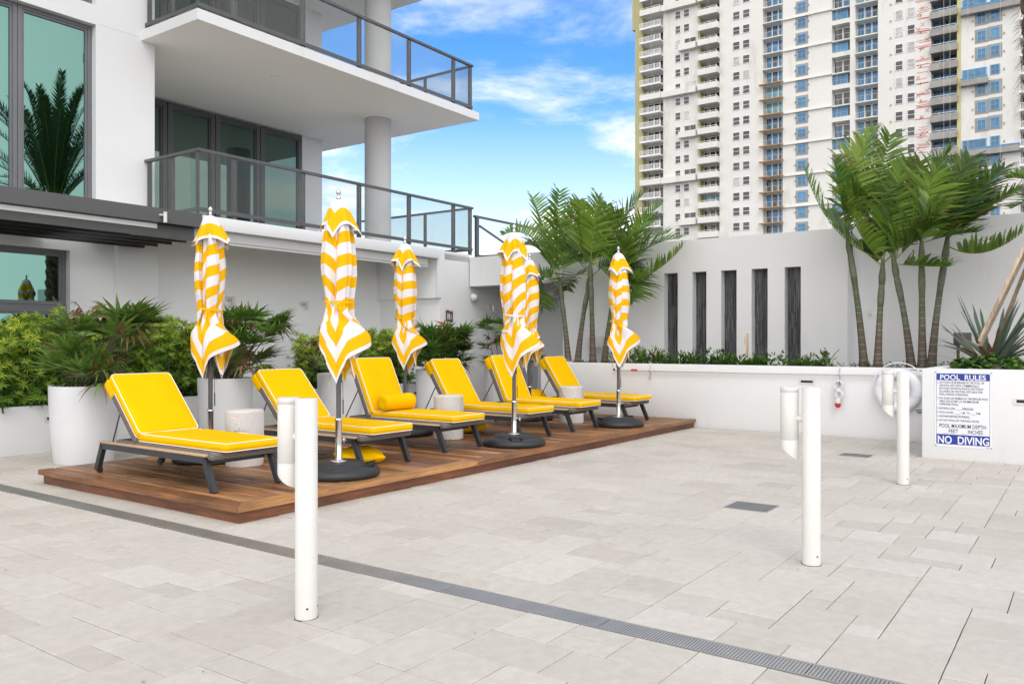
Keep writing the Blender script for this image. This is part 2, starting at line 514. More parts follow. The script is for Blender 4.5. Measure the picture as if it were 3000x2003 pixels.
def hole_mat(name, px, py, rad, base=(0.42, 0.42, 0.42), metal=0.85, rough=0.35, slot=False):
    m = mat(name, base, rough, metal)
    nt = m.node_tree; p = nt.nodes['Principled BSDF']
    tc = N(nt, 'ShaderNodeTexCoord'); sp = N(nt, 'ShaderNodeSeparateXYZ')
    nt.links.new(tc.outputs['Object'], sp.inputs[0])
    outs = []
    for ax, per in (('X', px), ('Y', py)):
        d = N(nt, 'ShaderNodeMath', operation='DIVIDE'); d.inputs[1].default_value = per
        fr = N(nt, 'ShaderNodeMath', operation='FRACT'); sb = N(nt, 'ShaderNodeMath', operation='SUBTRACT'); sb.inputs[1].default_value = 0.5
        ml = N(nt, 'ShaderNodeMath', operation='MULTIPLY'); ml.inputs[1].default_value = per
        nt.links.new(sp.outputs[ax], d.inputs[0]); nt.links.new(d.outputs[0], fr.inputs[0]); nt.links.new(fr.outputs[0], sb.inputs[0])
        nt.links.new(sb.outputs[0], ml.inputs[0]); outs.append(ml.outputs[0])
    cb = N(nt, 'ShaderNodeCombineXYZ'); nt.links.new(outs[0], cb.inputs[0])
    if not slot: nt.links.new(outs[1], cb.inputs[1])
    ln = N(nt, 'ShaderNodeVectorMath', operation='LENGTH'); nt.links.new(cb.outputs[0], ln.inputs[0])
    lt = N(nt, 'ShaderNodeMath', operation='LESS_THAN'); lt.inputs[1].default_value = rad
    nt.links.new(ln.outputs['Value'], lt.inputs[0])
    mx = N(nt, 'ShaderNodeMix', data_type='RGBA'); mx.inputs['A'].default_value = (*base, 1); mx.inputs['B'].default_value = (0.004, 0.004, 0.004, 1)
    n = N(nt, 'ShaderNodeTexNoise'); n.inputs['Scale'].default_value = 5; nt.links.new(tc.outputs['Object'], n.inputs['Vector'])
    m2 = N(nt, 'ShaderNodeMix', data_type='RGBA'); m2.inputs['A'].default_value = (*[c*0.7 for c in base], 1); m2.inputs['B'].default_value = (*[c*1.25 for c in base], 1)
    nt.links.new(n.outputs['Fac'], m2.inputs['Factor']); nt.links.new(m2.outputs['Result'], mx.inputs['A'])
    nt.links.new(lt.outputs[0], mx.inputs['Factor']); nt.links.new(mx.outputs['Result'], p.inputs['Base Color'])
    iv = N(nt, 'ShaderNodeMath', operation='MULTIPLY_ADD'); iv.inputs[1].default_value = -metal; iv.inputs[2].default_value = metal
    nt.links.new(lt.outputs[0], iv.inputs[0]); nt.links.new(iv.outputs[0], p.inputs['Metallic'])
    return m
M['channel'] = hole_mat('channel_grate', 0.0125, 0.0155, 0.0042, (0.52, 0.515, 0.50), 0.7, 0.4)
M['grate'] = hole_mat('floor_grate', 0.022, 0.022, 0.0062, (0.30, 0.295, 0.285), 0.7, 0.45, slot=False)
M['slot_grate'] = hole_mat('slot_grate', 0.022, 0.022, 0.006, (0.36, 0.36, 0.355), 0.7, 0.45, slot=True)

# leaves
def leaf_mat(name, cols, rough=0.5, spec=0.4, trans=0.32):
    m = mat(name, cols[0], rough, spec=spec, var=cols)
    nt = m.node_tree; p = nt.nodes['Principled BSDF']; o = nt.nodes['Material Output']
    src = p.inputs['Base Color'].links[0].from_socket
    t = N(nt, 'ShaderNodeBsdfTranslucent'); mx = N(nt, 'ShaderNodeMixShader'); mx.inputs[0].default_value = trans
    nt.links.new(src, t.inputs[0])
    nt.links.new(p.outputs[0], mx.inputs[1]); nt.links.new(t.outputs[0], mx.inputs[2]); nt.links.new(mx.outputs[0], o.inputs[0])
    return m
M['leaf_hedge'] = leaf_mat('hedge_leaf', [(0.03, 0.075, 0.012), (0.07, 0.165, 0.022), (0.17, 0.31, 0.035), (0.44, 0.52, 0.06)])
M['leaf_rhapis'] = leaf_mat('lady_palm_leaf', [(0.06, 0.13, 0.025), (0.12, 0.23, 0.04), (0.23, 0.36, 0.07), (0.40, 0.38, 0.15)], 0.45)
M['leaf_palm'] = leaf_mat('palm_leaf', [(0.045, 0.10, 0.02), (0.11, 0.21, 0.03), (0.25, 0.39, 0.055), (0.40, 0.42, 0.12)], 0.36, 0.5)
M['leaf_date'] = leaf_mat('date_palm_leaf', [(0.05, 0.085, 0.035), (0.085, 0.14, 0.05), (0.14, 0.20, 0.08)], 0.5)
M['leaf_agave'] = leaf_mat('spiky_leaf', [(0.09, 0.14, 0.09), (0.16, 0.22, 0.16), (0.24, 0.30, 0.24), (0.36, 0.28, 0.17)], 0.5)
M['leaf_shrub'] = leaf_mat('shrub_leaf', [(0.025, 0.07, 0.012), (0.07, 0.16, 0.02), (0.17, 0.31, 0.04)], 0.4)
M['leaf_dry'] = leaf_mat('dry_leaf', [(0.16, 0.08, 0.04), (0.24, 0.14, 0.07), (0.09, 0.05, 0.03)], 0.7)
M['rachis'] = mat('rachis', (0.20, 0.27, 0.045), 0.5)
M['stem'] = mat('stem', (0.10, 0.085, 0.05), 0.8, noise=(20, (0.05, 0.04, 0.03), 0.8))
M['trunk'] = mat('palm_trunk', (0.1, 0.1, 0.06), 0.7, var=[(0.07, 0.045, 0.036), (0.14, 0.10, 0.08), (0.07, 0.10, 0.04), (0.19, 0.20, 0.15), (0.26, 0.23, 0.19)], noise=(11, (0.05, 0.045, 0.03), 0.6), bump=(30, 0.3, 0.004))
M['date_trunk'] = mat('date_trunk', (0.10, 0.065, 0.04), 0.9, var=[(0.045, 0.03, 0.02), (0.12, 0.08, 0.05), (0.2, 0.14, 0.09)], noise=(9, (0.04, 0.03, 0.02), 0.8), bump=(30, 0.6, 0.01))

def add_stains(m, scale, thr, col, amt):
    # stain_patch: weathering patches mixed over the base colour
    nt = m.node_tree; p = nt.nodes['Principled BSDF']; src = p.inputs['Base Color'].links[0].from_socket
    tc = N(nt, 'ShaderNodeTexCoord'); mp = N(nt, 'ShaderNodeMapping'); mp.inputs['Scale'].default_value = scale
    n = N(nt, 'ShaderNodeTexNoise'); n.inputs['Scale'].default_value = 1; n.inputs['Detail'].default_value = 8; n.inputs['Roughness'].default_value = 0.7
    nt.links.new(tc.outputs['Object'], mp.inputs[0]); nt.links.new(mp.outputs[0], n.inputs['Vector'])
    r = N(nt, 'ShaderNodeMapRange'); r.inputs['From Min'].default_value = thr[0]; r.inputs['From Max'].default_value = thr[1]; r.inputs['To Max'].default_value = amt
    nt.links.new(n.outputs['Fac'], r.inputs['Value'])
    mx = N(nt, 'ShaderNodeMix', data_type='RGBA'); mx.inputs['B'].default_value = (*col, 1)
    nt.links.new(src, mx.inputs['A']); nt.links.new(r.outputs[0], mx.inputs['Factor']); nt.links.new(mx.outputs['Result'], p.inputs['Base Color'])
add_stains(M['stucco'], (2.2, 2.2, 0.5), (0.56, 0.8), (0.52, 0.51, 0.49), 0.35)
add_stains(M['white_metal'], (30, 30, 9), (0.66, 0.72), (0.42, 0.41, 0.39), 0.5)
# ================================================================ ground
def obj_ab(mb, name, mats, parent=None, loc=(0,0,0)):
    """a mesh written in (a, b, z) coordinates"""
    if parent is not None: return mb.build(name, mats, parent)
    return mb.build(name, mats, None, loc, ROT)

g = MB(); g.quad((-900,-900,-6.0),(900,-900,-6.0),(900,900,-6.0),(-900,900,-6.0))
tag(obj_ab(g, 'ground', mat('ground_asphalt', (0.06,0.06,0.06), 0.9, noise=(0.2,(0.09,0.09,0.085),0.8))), kind='structure')
g = MB(); g.box(-9, 18.5, -9, 16.5, -5.9, -0.045)
tag(obj_ab(g, 'terrace_slab', M['grout']), kind='structure')

def pave(a0, a1, b0, b1, seed, mb):
    rnd = random.Random(seed)
    u = 0.156
    na = int(round((a1-a0)/u)); nb = int(math.ceil((b1-b0)/u))
    ua = (a1-a0)/na
    occ = [[False]*nb for _ in range(na)]
    shapes = [(1,2),(1,2),(1,3),(2,2),(2,3),(2,3),(2,2),(1,1),(3,2),(3,4),(2,4),(3,3)]
    wts = [9,3,8,9,12,5,4,1.0,5,2.5,3,3]
    for i in range(na):
        for j in range(nb):
            if occ[i][j]: continue
            for _ in range(14):
                sa, sb = rnd.choices(shapes, wts)[0]
                if i+sa > na or j+sb > nb: continue
                if any(occ[i+x][j+y] for x in range(sa) for y in range(sb)): continue
                break
            else:
                sa, sb = 1, 1
                if j+1 < nb and not occ[i][j+1]: sb = 2
            for x in range(sa):
                for y in range(sb): occ[i+x][j+y] = True
            gp = 0.0018 + (0.0014 if rnd.random() < 0.15 else rnd.random()*0.0008)
            x0 = a0+i*ua+gp; x1 = a0+(i+sa)*ua-gp; y0 = b0+j*u+gp; y1 = b0+(j+sb)*u-gp
            dz = rnd.uniform(-0.0012, 0.0012); tx = rnd.uniform(-0.0012, 0.0012); ty = rnd.uniform(-0.0012, 0.0012)
            var = min(1, max(0, rnd.gauss(0.5, 0.25)))
            bv = 0.0022
            n = len(mb.v)
            for (cx, cy, ins, z) in ((x0,y0,0,-.03),(x1,y0,0,-.03),(x1,y1,0,-.03),(x0,y1,0,-.03)):
                mb.v.append((cx, cy, z))
            for k, (cx, cy) in enumerate(((x0,y0),(x1,y0),(x1,y1),(x0,y1))):
                mb.v.append((cx, cy, -0.0025+dz+(tx if k in (1,2) else -tx)+(ty if k > 1 else -ty)))
            for k, (cx, cy, sx, sy) in enumerate(((x0,y0,1,1),(x1,y0,-1,1),(x1,y1,-1,-1),(x0,y1,1,-1))):
                mb.v.append((cx+sx*bv, cy+sy*bv, dz+(tx if k in (1,2) else -tx)+(ty if k > 1 else -ty)))
            for k in range(4):
                k2 = (k+1) % 4
                mb.face((n+k, n+k2, n+4+k2, n+4+k), 0, var)
                mb.face((n+4+k, n+4+k2, n+8+k2, n+8+k), 0, var)
            mb.face((n+8, n+9, n+10, n+11), 0, var)
CH0, CH1 = 3.53, 3.675
mb = MB()
pave(-1.0, CH0-0.012, -4.0, 13.0, 3, mb)
pave(CH1+0.012, 12.75, -4.0, 13.0, 5, mb)
pave(12.75, 17.4, 8.9, 11.45, 6, mb)
tag(obj_ab(mb, 'paving', M['paver']), kind='structure')
g = MB()
g.quad((-9,-9,-0.03),(18,-9,-0.03),(18,16,-0.03),(-9,16,-0.03))
tag(obj_ab(g, 'joint_sand', M['grout']), kind='structure')

# drain channel across the terrace
t = thing('drain_channel', 'long perforated steel drain channel set in the pale pavers in front of the deck', 'drain', W(0, 0, 0))
g = MB(); b = -4.0; k = 0
while b < 12.9:
    g.box(CH0+0.008, CH1-0.008, b+0.001, b+0.997, -0.02, -0.001); b += 1.0
obj_ab(g, 'grate', M['channel'], t)
g = MB(); g.box(CH0-0.004, CH0+0.006, -4, 12.95, -0.025, 0.001); g.box(CH1-0.006, CH1+0.004, -4, 12.95, -0.025, 0.001)
obj_ab(g, 'edge_rail', M['grate'] if False else mat('channel_steel', (0.45,0.45,0.44), 0.4, 0.7), t)
steel = bpy.data.materials['channel_steel']

def floor_grate(a, b, sa, sb, label, m):
    t = thing('floor_drain', label, 'drain', W(a, b, 0), group='square floor drains in the pavers')
    g = MB(); g.box(-sa/2, sa/2, -sb/2, sb/2, -0.01, 0.0045); g.build('grate', m, t)
    g = MB()
    for (x0,x1,y0,y1) in ((-sa/2-.012,-sa/2-.001,-sb/2-.012,sb/2+.012),(sa/2+.001,sa/2+.012,-sb/2-.012,sb/2+.012),(-sa/2-.001,sa/2+.001,-sb/2-.012,-sb/2-.001),(-sa/2-.001,sa/2+.001,sb/2+.001,sb/2+.012)):
        g.box(x0,x1,y0,y1,-0.01,0.003)
    g.build('frame', steel, t)
floor_grate(6.88, 2.385, 0.32, 0.35, 'square perforated steel floor drain between the right bollard lamp and the wooden deck', M['grate'])
floor_grate(10.76, 2.41, 0.27, 0.34, 'small slotted floor drain near the pool rules sign, nearest the white wall', M['slot_grate'])

# ================================================================ wooden deck
DA0, DA1, DB0, DB1, DZ = 3.90, 12.76, 5.35, 8.54, 0.14
t = thing('wooden_deck', 'low brown hardwood deck platform carrying the yellow loungers', 'deck', W(0,0,0))
rnd = random.Random(2)
g = MB(); a = DA0+0.17
while a < DA1-0.11:
    v = rnd.random()
    cuts = [DB0+0.15, DB0+rnd.uniform(0.9, 2.4), DB1-0.0]
    for c0, c1 in zip(cuts[:-1], cuts[1:]):
        g.bbox(a+0.0025, a+0.0925, c0+0.0015, c1-0.0015, DZ-0.03, DZ, 0.003, 0, min(1,max(0,v+rnd.uniform(-.15,.15))), 1)
    a += 0.095
obj_ab(g, 'decking', M['deck'], t)
g = MB()
# front border boards with mitred corner, along a
def prism(mb, pts, z0, z1, m=0, var=0.5):
    n = len(mb.v); k = len(pts)
    mb.v += [(x,y,z0) for x,y in pts] + [(x,y,z1) for x,y in pts]
    mb.face([n+i for i in range(k)][::-1], m, var); mb.face([n+k+i for i in range(k)], m, var)
    for i in range(k):
        j = (i+1) % k; mb.face((n+i, n+j, n+k+j, n+k+i), m, var)
cuts = [DA0, 6.9, 9.9, DA1]
for i in range(3):
    a0, a1 = cuts[i], cuts[i+1]
    o = 0.145 if i == 0 else 0.0
    prism(g, [(a0+0.001, DB0), (a1-0.0015, DB0), (a1-0.0015, DB0+0.145), (a0+o+0.001, DB0+0.145)], DZ-0.048, DZ+0.001, 0, [0.85, 0.3, 0.45][i])
obj_ab(g, 'front_border', M['deck_a'], t)
g = MB()
prism(g, [(DA0, DB0+0.002), (DA0+0.143, DB0+0.147), (DA0+0.143, DB1), (DA0, DB1)], DZ-0.048, DZ+0.001, 0, 0.35)
obj_ab(g, 'side_border', M['deck'], t)
g = MB()
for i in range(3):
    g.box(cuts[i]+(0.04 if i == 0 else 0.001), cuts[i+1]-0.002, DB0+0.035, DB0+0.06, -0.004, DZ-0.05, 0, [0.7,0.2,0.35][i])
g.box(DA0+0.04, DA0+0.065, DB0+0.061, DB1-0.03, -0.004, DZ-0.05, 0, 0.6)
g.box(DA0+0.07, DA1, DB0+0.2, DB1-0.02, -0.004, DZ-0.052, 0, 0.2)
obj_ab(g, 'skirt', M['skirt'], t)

# ================================================================ white pool wall and raised planter
WA = 12.77; NA = 14.5
t = thing('planter_wall', 'long low white rendered planter wall behind the deck, holding the palms', 'wall', W(0,0,0))
g = MB()
g.bbox(WA, WA+0.2, 1.0, 8.42, -0.04, 1.035, 0.012)
obj_ab(g, 'front_panel', M['stucco'], t)
g = MB(); g.bbox(WA+0.2, NA, 8.27, 8.42, -0.04, 1.035, 0.012); obj_ab(g, 'end_panel', M['stucco'], t)
t = thing('sign_wall', 'white rendered planter block standing forward, bearing the blue pool rules sign', 'wall', W(0,0,0))
g = MB(); g.bbox(11.04, 11.24, -3.0, 1.715, -0.04, 1.083, 0.012); g.bbox(11.24, WA, 1.515, 1.715, -0.04, 1.083, 0.012)
obj_ab(g, 'front_panel', M['stucco'], t)
g = MB(); g.box(WA+0.2, NA, 1.0, 8.27, 0.3, 0.985); g.box(11.24, NA, -3.0, 1.51, 0.3, 1.0)
tag(obj_ab(g, 'soil', M['soil']), kind='structure')

# tall wall with five dark niches
nx = [(1945.4,1985.6),(2028.5,2069.5),(2112.7,2158),(2201.8,2249),(2298.7,2346)]
NB = [(b_on_a(x1, NA), b_on_a(x0, NA)) for x0, x1 in nx]       # (low b, high b)
bR = b_on_a(2483, NA); bL = 9.0
NZ0, NZ1, NTOP = 0.95, 2.72, 3.33
t = thing('niche_wall', 'tall white rendered wall pierced by five narrow vertical niches', 'wall', W(0,0,0))
g = MB(); TH = 0.3
cur = bR
for (b0, b1) in sorted(NB):
    g.box(NA, NA+TH, cur, b0, 0.0, NTOP); g.box(NA, NA+TH, b0, b1, NZ1, NTOP); g.box(NA, NA+TH, b0, b1, 0.0, NZ0); cur = b1
g.box(NA, NA+TH, cur, bL, 0.0, NTOP)
obj_ab(g, 'wall', M['stucco'], t)
M['ledge'] = mat('ledgestone', (0.06, 0.062, 0.068), 0.8, var=[(0.04, 0.041, 0.045), (0.075, 0.078, 0.085), (0.135, 0.14, 0.15)], bump=(40, 0.5, 0.006))
rnd = random.Random(11)
for (b0, b1) in NB:
    g = MB()
    bb = b0
    while bb < b1-1e-3:
        w_ = min(rnd.uniform(0.010, 0.018), b1-bb); z = NZ0
        if b1-bb-w_ < 0.006: w_ = b1-bb
        while z < NZ1-1e-3:
            h_ = min(rnd.uniform(0.15, 0.5), NZ1-z)
            d = 0.19 - rnd.uniform(0, 0.022)
            g.box(NA+d, NA+TH-0.005, bb, bb+w_, z, z+h_, 0, rnd.random()); z += h_
        bb += w_
    obj_ab(g, 'niche_panel', M['ledge'], t)
t = thing('boundary_wall', 'plain white rendered wall behind the clump of five palms at the right', 'wall', W(0,0,0))
g = MB(); g.box(NA+0.25, NA+0.55, -6.0, bR+0.02, 0.0, NTOP+0.05); obj_ab(g, 'wall', M['stucco'], t)
g = MB(); g.bbox(NA+0.235, NA+0.25, b_on_a(2549,NA+.25)-.03, b_on_a(2549,NA+.25)+.03, 1.84, 1.97, 0.004); obj_ab(g, 'outlet_cover', M['white_metal'], t)

# ================================================================ house at the left
house = thing('white_house', 'white modern building with glass balconies, dark window frames and a round column', 'building', W(0,0,0))
HB, RB, LB = 13.0, 15.8, 13.3      # window wall, balcony glazing, recess back wall
EB = 11.42                          # slab edge line
UA0, UA1 = 7.59, 14.76
S1, S2, S3 = 3.22, 6.45, 9.60       # slab undersides
def holes_wall(mb, a0, a1, z0, z1, b0, b1, holes, m=0):
    xs = sorted(set([a0, a1] + [h[0] for h in holes] + [h[1] for h in holes]))
    zs = sorted(set([z0, z1] + [h[2] for h in holes] + [h[3] for h in holes]))
    for i in range(len(xs)-1):
        # merge vertical runs
        run = None
        for j in range(len(zs)-1):
            cx = (xs[i]+xs[i+1])/2; cz = (zs[j]+zs[j+1])/2
            solid = not any(h[0] < cx < h[1] and h[2] < cz < h[3] for h in holes)
            if solid and run is None: run = zs[j]
            if not solid and run is not None:
                mb.box(xs[i], xs[i+1], b0, b1, run, zs[j], m); run = None
        if run is not None: mb.box(xs[i], xs[i+1], b0, b1, run, zs[-1], m)
aw1 = a_on_b(281, HB); CA = 7.82
wins = [(5.70, aw1, 3.1, 6.47), (4.45, 5.70, 3.1, 6.47), (3.0, 4.45, 3.1, 6.47),
        (5.70, aw1, 6.78, 9.6), (4.45, 5.70, 6.78, 9.6), (3.0, 4.45, 6.78, 9.6)]
ad1 = a_on_b(196, HB+0.1)
door = (ad1-1.35, ad1, -0.04, 2.83)
hl = [(3.0, aw1, 3.1, 6.47), (3.0, aw1, 6.78, 9.6), door]
g = MB(); holes_wall(g, -4, CA, -0.04, 12.6, HB, HB+0.35, hl); obj_ab(g, 'wall', M['stucco'], house)
# pier proud of the lower wall, stops under the pergola
g = MB(); g.box(a_on_b(346, HB-0.12), CA, HB-0.12, HB-0.002, -0.04, 3.05); obj_ab(g, 'pier', M['stucco'], house)
# score line at the upper slab level
g = MB(); g.box(aw1+0.02, UA0+0.02, HB-0.004, HB-0.001, 6.50, 6.508); obj_ab(g, 'score_line', M['soffit'], house)
# body behind
g = MB()
g.box(-4, CA, HB+0.6, 19, -0.04, 12.6)
g.box(CA+0.01, 13.95, RB+0.12, 19, 3.4, 12.6)
g.box(CA-0.02, CA+0.0, HB+0.35, 19.01, -0.03, 12.58)
obj_ab(g, 'inner_wall', M['wall_paint'], house)
g = MB(); g.box(a_on_b(879, RB)+0.05, 14.0, RB, RB+0.11, 3.4, 12.6); obj_ab(g, 'end_wall', M['stucco'], house)

def window(a0, a1, z0, z1, bf, parent, fw=0.06, glass='window_glass', fm='frame_metal', depth=0.08, rebate=0.12):
    """framed window; frame face rebated behind the wall face bf"""
    g = MB(); f0 = bf+rebate; f1 = f0+depth
    g.box(a0, a0+fw, f0, f1, z0, z1); g.box(a1-fw, a1, f0, f1, z0, z1)
    g.box(a0+fw, a1-fw, f0, f1, z0, z0+fw); g.box(a0+fw, a1-fw, f0, f1, z1-fw, z1)
    i = fw+0.035
    g.box(a0+fw, a0+i, f0+.02, f1, z0+fw, z1-fw); g.box(a1-i, a1-fw, f0+.02, f1, z0+fw, z1-fw)
    g.box(a0+i, a1-i, f0+.02, f1, z1-i, z1-fw)
    o = obj_ab(g, 'window', M[fm], parent)
    g = MB(); g.box(a0+i-0.001, a1-i+0.001, f0+0.045, f0+0.055, z0+fw, z1-i+0.001)
    obj_ab(g, 'pane', M[glass], o)
    return o
for (a0, a1, z0, z1) in wins: window(a0+0.004, a1-0.004, z0, z1, HB, house)
# ground floor door with transom
a0, a1, z0, z1 = door
window(a0+.004, a1-.004, 1.98, z1-.004, HB, house, 0.055)
d = window(a0+.05, a1-.05, 0.0, 1.975, HB, house, 0.11); d.name = 'door'
g = MB(); g.box(a1-.04, a1-.002, HB+.1, HB+.19, 0, 1.975); g.box(a0+.002, a0+.04, HB+.1, HB+.19, 0, 1.975); obj_ab(g, 'door_frame', M['frame_metal'], house)

# sliding glass doors behind each balcony
mull = [7.90] + [a_on_b(x, RB) for x in (488, 628, 760, 879)]
for (z0, z1) in ((3.42, S2), (6.64, S3)):
    for k in range(4):
        window(mull[k]+0.01, mull[k+1]-0.01 if k < 3 else mull[k+1]+.03, z0, z1-0.03, RB-0.1, house, 0.10, 'door_glass', 'dark_metal', 0.1, 0.06)
# curtains / interior backing seen through the glass
# slabs
def slab(z0, z1, name):
    g = MB(); g.bbox(UA0, UA1, EB, RB-0.05, z0, z1, 0.008); g.box(14.0+.001, UA1, RB-0.051, 17.6, z0, z1)
    return obj_ab(g, name, M['soffit'], house)
sl = slab(S2, S2+0.17, 'balcony_slab'); slab(S3, S3+0.17, 'balcony_slab'); slab(12.6, 12.8, 'roof_slab')
# white painted slab edges (proud trim)
for zz in (S2, S3):
    g = MB(); g.box(UA0-0.006, UA1+0.006, EB-0.006, EB-0.001, zz-0.002, zz+0.172); g.box(UA0-0.006, UA0-0.001, EB-0.001, HB+0.2, zz-0.002, zz+0.172)
    g.box(UA1+0.001, UA1+0.006, EB-0.001, 17.6, zz-0.002, zz+0.172)
    obj_ab(g, 'slab_edge', M['stucco'], house)
# lower slab: fascia band, recessed beam, soffit
FA1 = a_on_b(1278, 11.5)
g = MB(); g.bbox(UA0-1.0, FA1, EB-0.01, EB+0.25, 3.19, 3.40, 0.01); obj_ab(g, 'fascia', M['stucco'], house)
g = MB(); g.box(UA0-1.0, FA1, EB+0.25, RB, 3.2, 3.385); obj_ab(g, 'terrace_floor', M['soffit'], house)
g = MB(); g.box(UA0-1.0, FA1-0.25, EB+0.09, EB+0.13, 3.03, 3.189); g.box(UA0-1, FA1-0.25, EB+0.09, EB+0.20, 2.985, 3.012); g.box(UA0-1, FA1-0.25, EB+0.11, EB+0.17, 3.012, 3.03)
obj_ab(g, 'shade_track', mat('track_paint', (0.50,0.50,0.51), 0.5), house)
g = MB(); g.box(CA-0.5, 13.6, LB, LB+0.3, -0.04, 3.199); obj_ab(g, 'recess_wall', M['wall_paint'], house)
# right-hand jamb of the recess
g = MB(); JA = a_on_b(1290, 11.5)
g.box(JA, 13.62, 11.5, LB-0.001, -0.04, 2.36); g.box(JA-0.10, 13.62, 11.5, LB-0.001, 2.36, 3.2)
g.box(JA-0.012, JA-0.001, 11.62, LB-0.002, 2.25, 2.36)
obj_ab(g, 'jamb', M['wall_paint'], house)
g = MB(); g.box(13.62, 17.6, 11.5, 11.8, -0.04, 3.33); g.box(FA1, 13.62, 11.47, 11.5, 2.36, 3.4) ; g.box(JA+.002, 13.62, 11.47, 11.499, -0.04, 2.36)
g.box(FA1+0.001, 14.5, 11.5, 15.7, 3.2, 3.385); g.box(14.5, 17.6, 11.8, 15.7, 3.0, 3.3)
obj_ab(g, 'facade_wall', M['stucco'], house)
# bridge beam over the passage
g = MB(); g.box(NA-0.002, NA+0.3, bL+0.001, 11.47, 2.66, 3.31)
g.box(NA+0.3, 17.6, bL+0.001, 11.5, 2.95, 3.28)
obj_ab(g, 'bridge_beam', M['stucco'], house)
g = MB(); g.box(17.3, 17.6, bL-1.5, 11.5, -0.04, 2.95); g.box(NA+0.31, 17.3, bL-0.3, bL, -0.04, 2.95)
obj_ab(g, 'passage_wall', M['wall_paint'], house)
# column
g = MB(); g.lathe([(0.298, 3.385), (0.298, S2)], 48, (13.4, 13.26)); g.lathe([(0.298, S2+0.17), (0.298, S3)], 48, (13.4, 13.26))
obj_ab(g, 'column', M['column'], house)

def railing(zf, name_parent, posts, side=True, extra_end=True, ztop=1.06):
    r = house
    zt = zf+ztop; bz = zf+0.10
    b = 11.5
    a0, a1 = posts[0], posts[-1]
    rl = bpy.data.objects.new('railing', None); COL.objects.link(rl); rl.parent = r
    g = MB(); g.box(a0-0.03, a1+0.05, b-0.035, b+0.035, zt-0.045, zt); g.box(a0-0.03, a0+.04, b+.035, HB-0.01, zt-0.045, zt)
    g.box(a0-0.02, a1+0.03, b-0.025, b+0.025, bz-0.03, bz+0.03); g.box(a0-0.02, a0+.03, b+.025, HB-0.01, bz-0.03, bz+0.03)
    g.box(a1+.0, a1+.05, b+.035, 15.0, zt-0.045, zt); g.box(a1+.0, a1+.05, b+.025, 15.0, bz-.03, bz+.03)
    obj_ab(g, 'rail', M['dark_metal'], rl)
    for a in posts:
        w_ = 0.03 if a == posts[0] else 0.075
        g = MB(); g.box(a-w_/2, a+w_/2, b+0.002, b+0.06, zf-0.02, zt-0.046); obj_ab(g, 'post', M['dark_metal'], rl)
    for bb in (12.25, HB-0.08):
        g = MB(); g.box(a0, a0+.05, bb-.03, bb+.03, zf-0.02, zt-0.046); obj_ab(g, 'post', M['dark_metal'], rl)
    for bb in (12.9, 14.4):
        g = MB(); g.box(a1, a1+.05, bb-.03, bb+.03, zf-0.02, zt-0.046); obj_ab(g, 'post', M['dark_metal'], rl)
    for a, c in zip(posts[:-1], posts[1:]):
        g = MB(); g.box(a+0.012, c-0.012, b-0.014, b-0.004, bz+0.031, zt-0.046); obj_ab(g, 'glass_panel', M['rail_glass'], rl)
    g = MB(); g.box(a0-0.01, a0-.002, b, 12.24, bz+0.031, zt-0.046); obj_ab(g, 'glass_panel', M['rail_glass'], rl)
    g = MB(); g.box(a0-0.01, a0-.002, 12.26, HB-.05, bz+0.031, zt-0.046); obj_ab(g, 'glass_panel', M['rail_glass'], rl)
    g = MB(); g.box(a1+.02, a1+.03, b+.04, 14.9, bz+0.031, zt-0.046); obj_ab(g, 'glass_panel', M['rail_glass'], rl)
pxs = [579, 689, 890, 1055, 1201, 1331, 1381]
posts = [a_on_b(x, 11.5) for x in pxs]; posts[0] = 7.66; posts[-1] = 14.58
railing(3.40, house, posts); railing(6.62, house, posts)
# roof terrace railing beyond
rl = thing('roof_railing', 'dark metal railing with a diagonal brace on the white roof terrace behind the palms', 'railing', W(0,0,0))
g = MB(); zt = 4.30; a0 = 14.95; b = 11.62
g.bar((a0-.1, b, zt), (19.6, b, zt), 0.07, 0.045); g.bar((a0, b, 3.38), (a0+.4, b-2.2, 3.38), 0.05, 0.05); g.bar((a0+0.05,b,3.40),(19.6,b,3.40),0.05,0.05)
g.bar((a0+.1, b, zt-.2), (a0+1.9, b, 3.55), 0.04, 0.04)
g.build('rail', M['dark_metal'], rl)
for a in (a0, a0+1.55, a0+3.1, 19.55):
    g = MB(); g.box(a-.05, a+.05, b-.03, b+.03, 3.3, zt-0.02); g.build('post', M['dark_metal'], rl)

# small fittings on the house
def wall_spot(a, b, z, face, label, group='white spotlights on the walls'):
    t = thing('wall_spotlight', label, 'light', W(a, b, z), ROT if face == 'b' else ROT+PI/2 if False else ROT, group)
    # local: wall is behind (+y)
    g = MB(); bm = bmesh.new(); bmesh.ops.create_cone(bm, cap_ends=True, segments=20, radius1=.055, radius2=.05, depth=.018)
    g.add_bm(bm, 0, .5, True, Matrix.Translation((-0.02,-.009,0)) @ Matrix.Rotation(PI/2, 4, 'X')); bm.free(); g.build('wall_plate', M['white_metal'], t)
    g = MB(); g.tube([(-0.02,-.01,0),(0.0,-.07,0.0)], 0.016, 8); g.build('arm', M['white_metal'], t)
    g = MB(); g.tube([(0.035,-.085,0.045),(0.035,-.085,-0.11)], 0.027, 14); g.build('lamp_head', M['white_metal'], t)
wall_spot(a_on_b(670, LB), LB, 2.22, 'b', 'small white cylinder spotlight on the shaded wall, nearest the first striped umbrella')
wall_spot(a_on_b(888, LB), LB, 2.20, 'b', 'small white cylinder spotlight on the shaded wall, left of the second striped umbrella')
wall_spot(a_on_b(1434, 11.5), 11.5, 2.22, 'b', 'small white cylinder spotlight under the beam at the passage mouth')
wall_spot(a_on_b(468, 11.15), 11.15, 3.26, 'b', 'small white lamp fixed to the dark pergola beam')
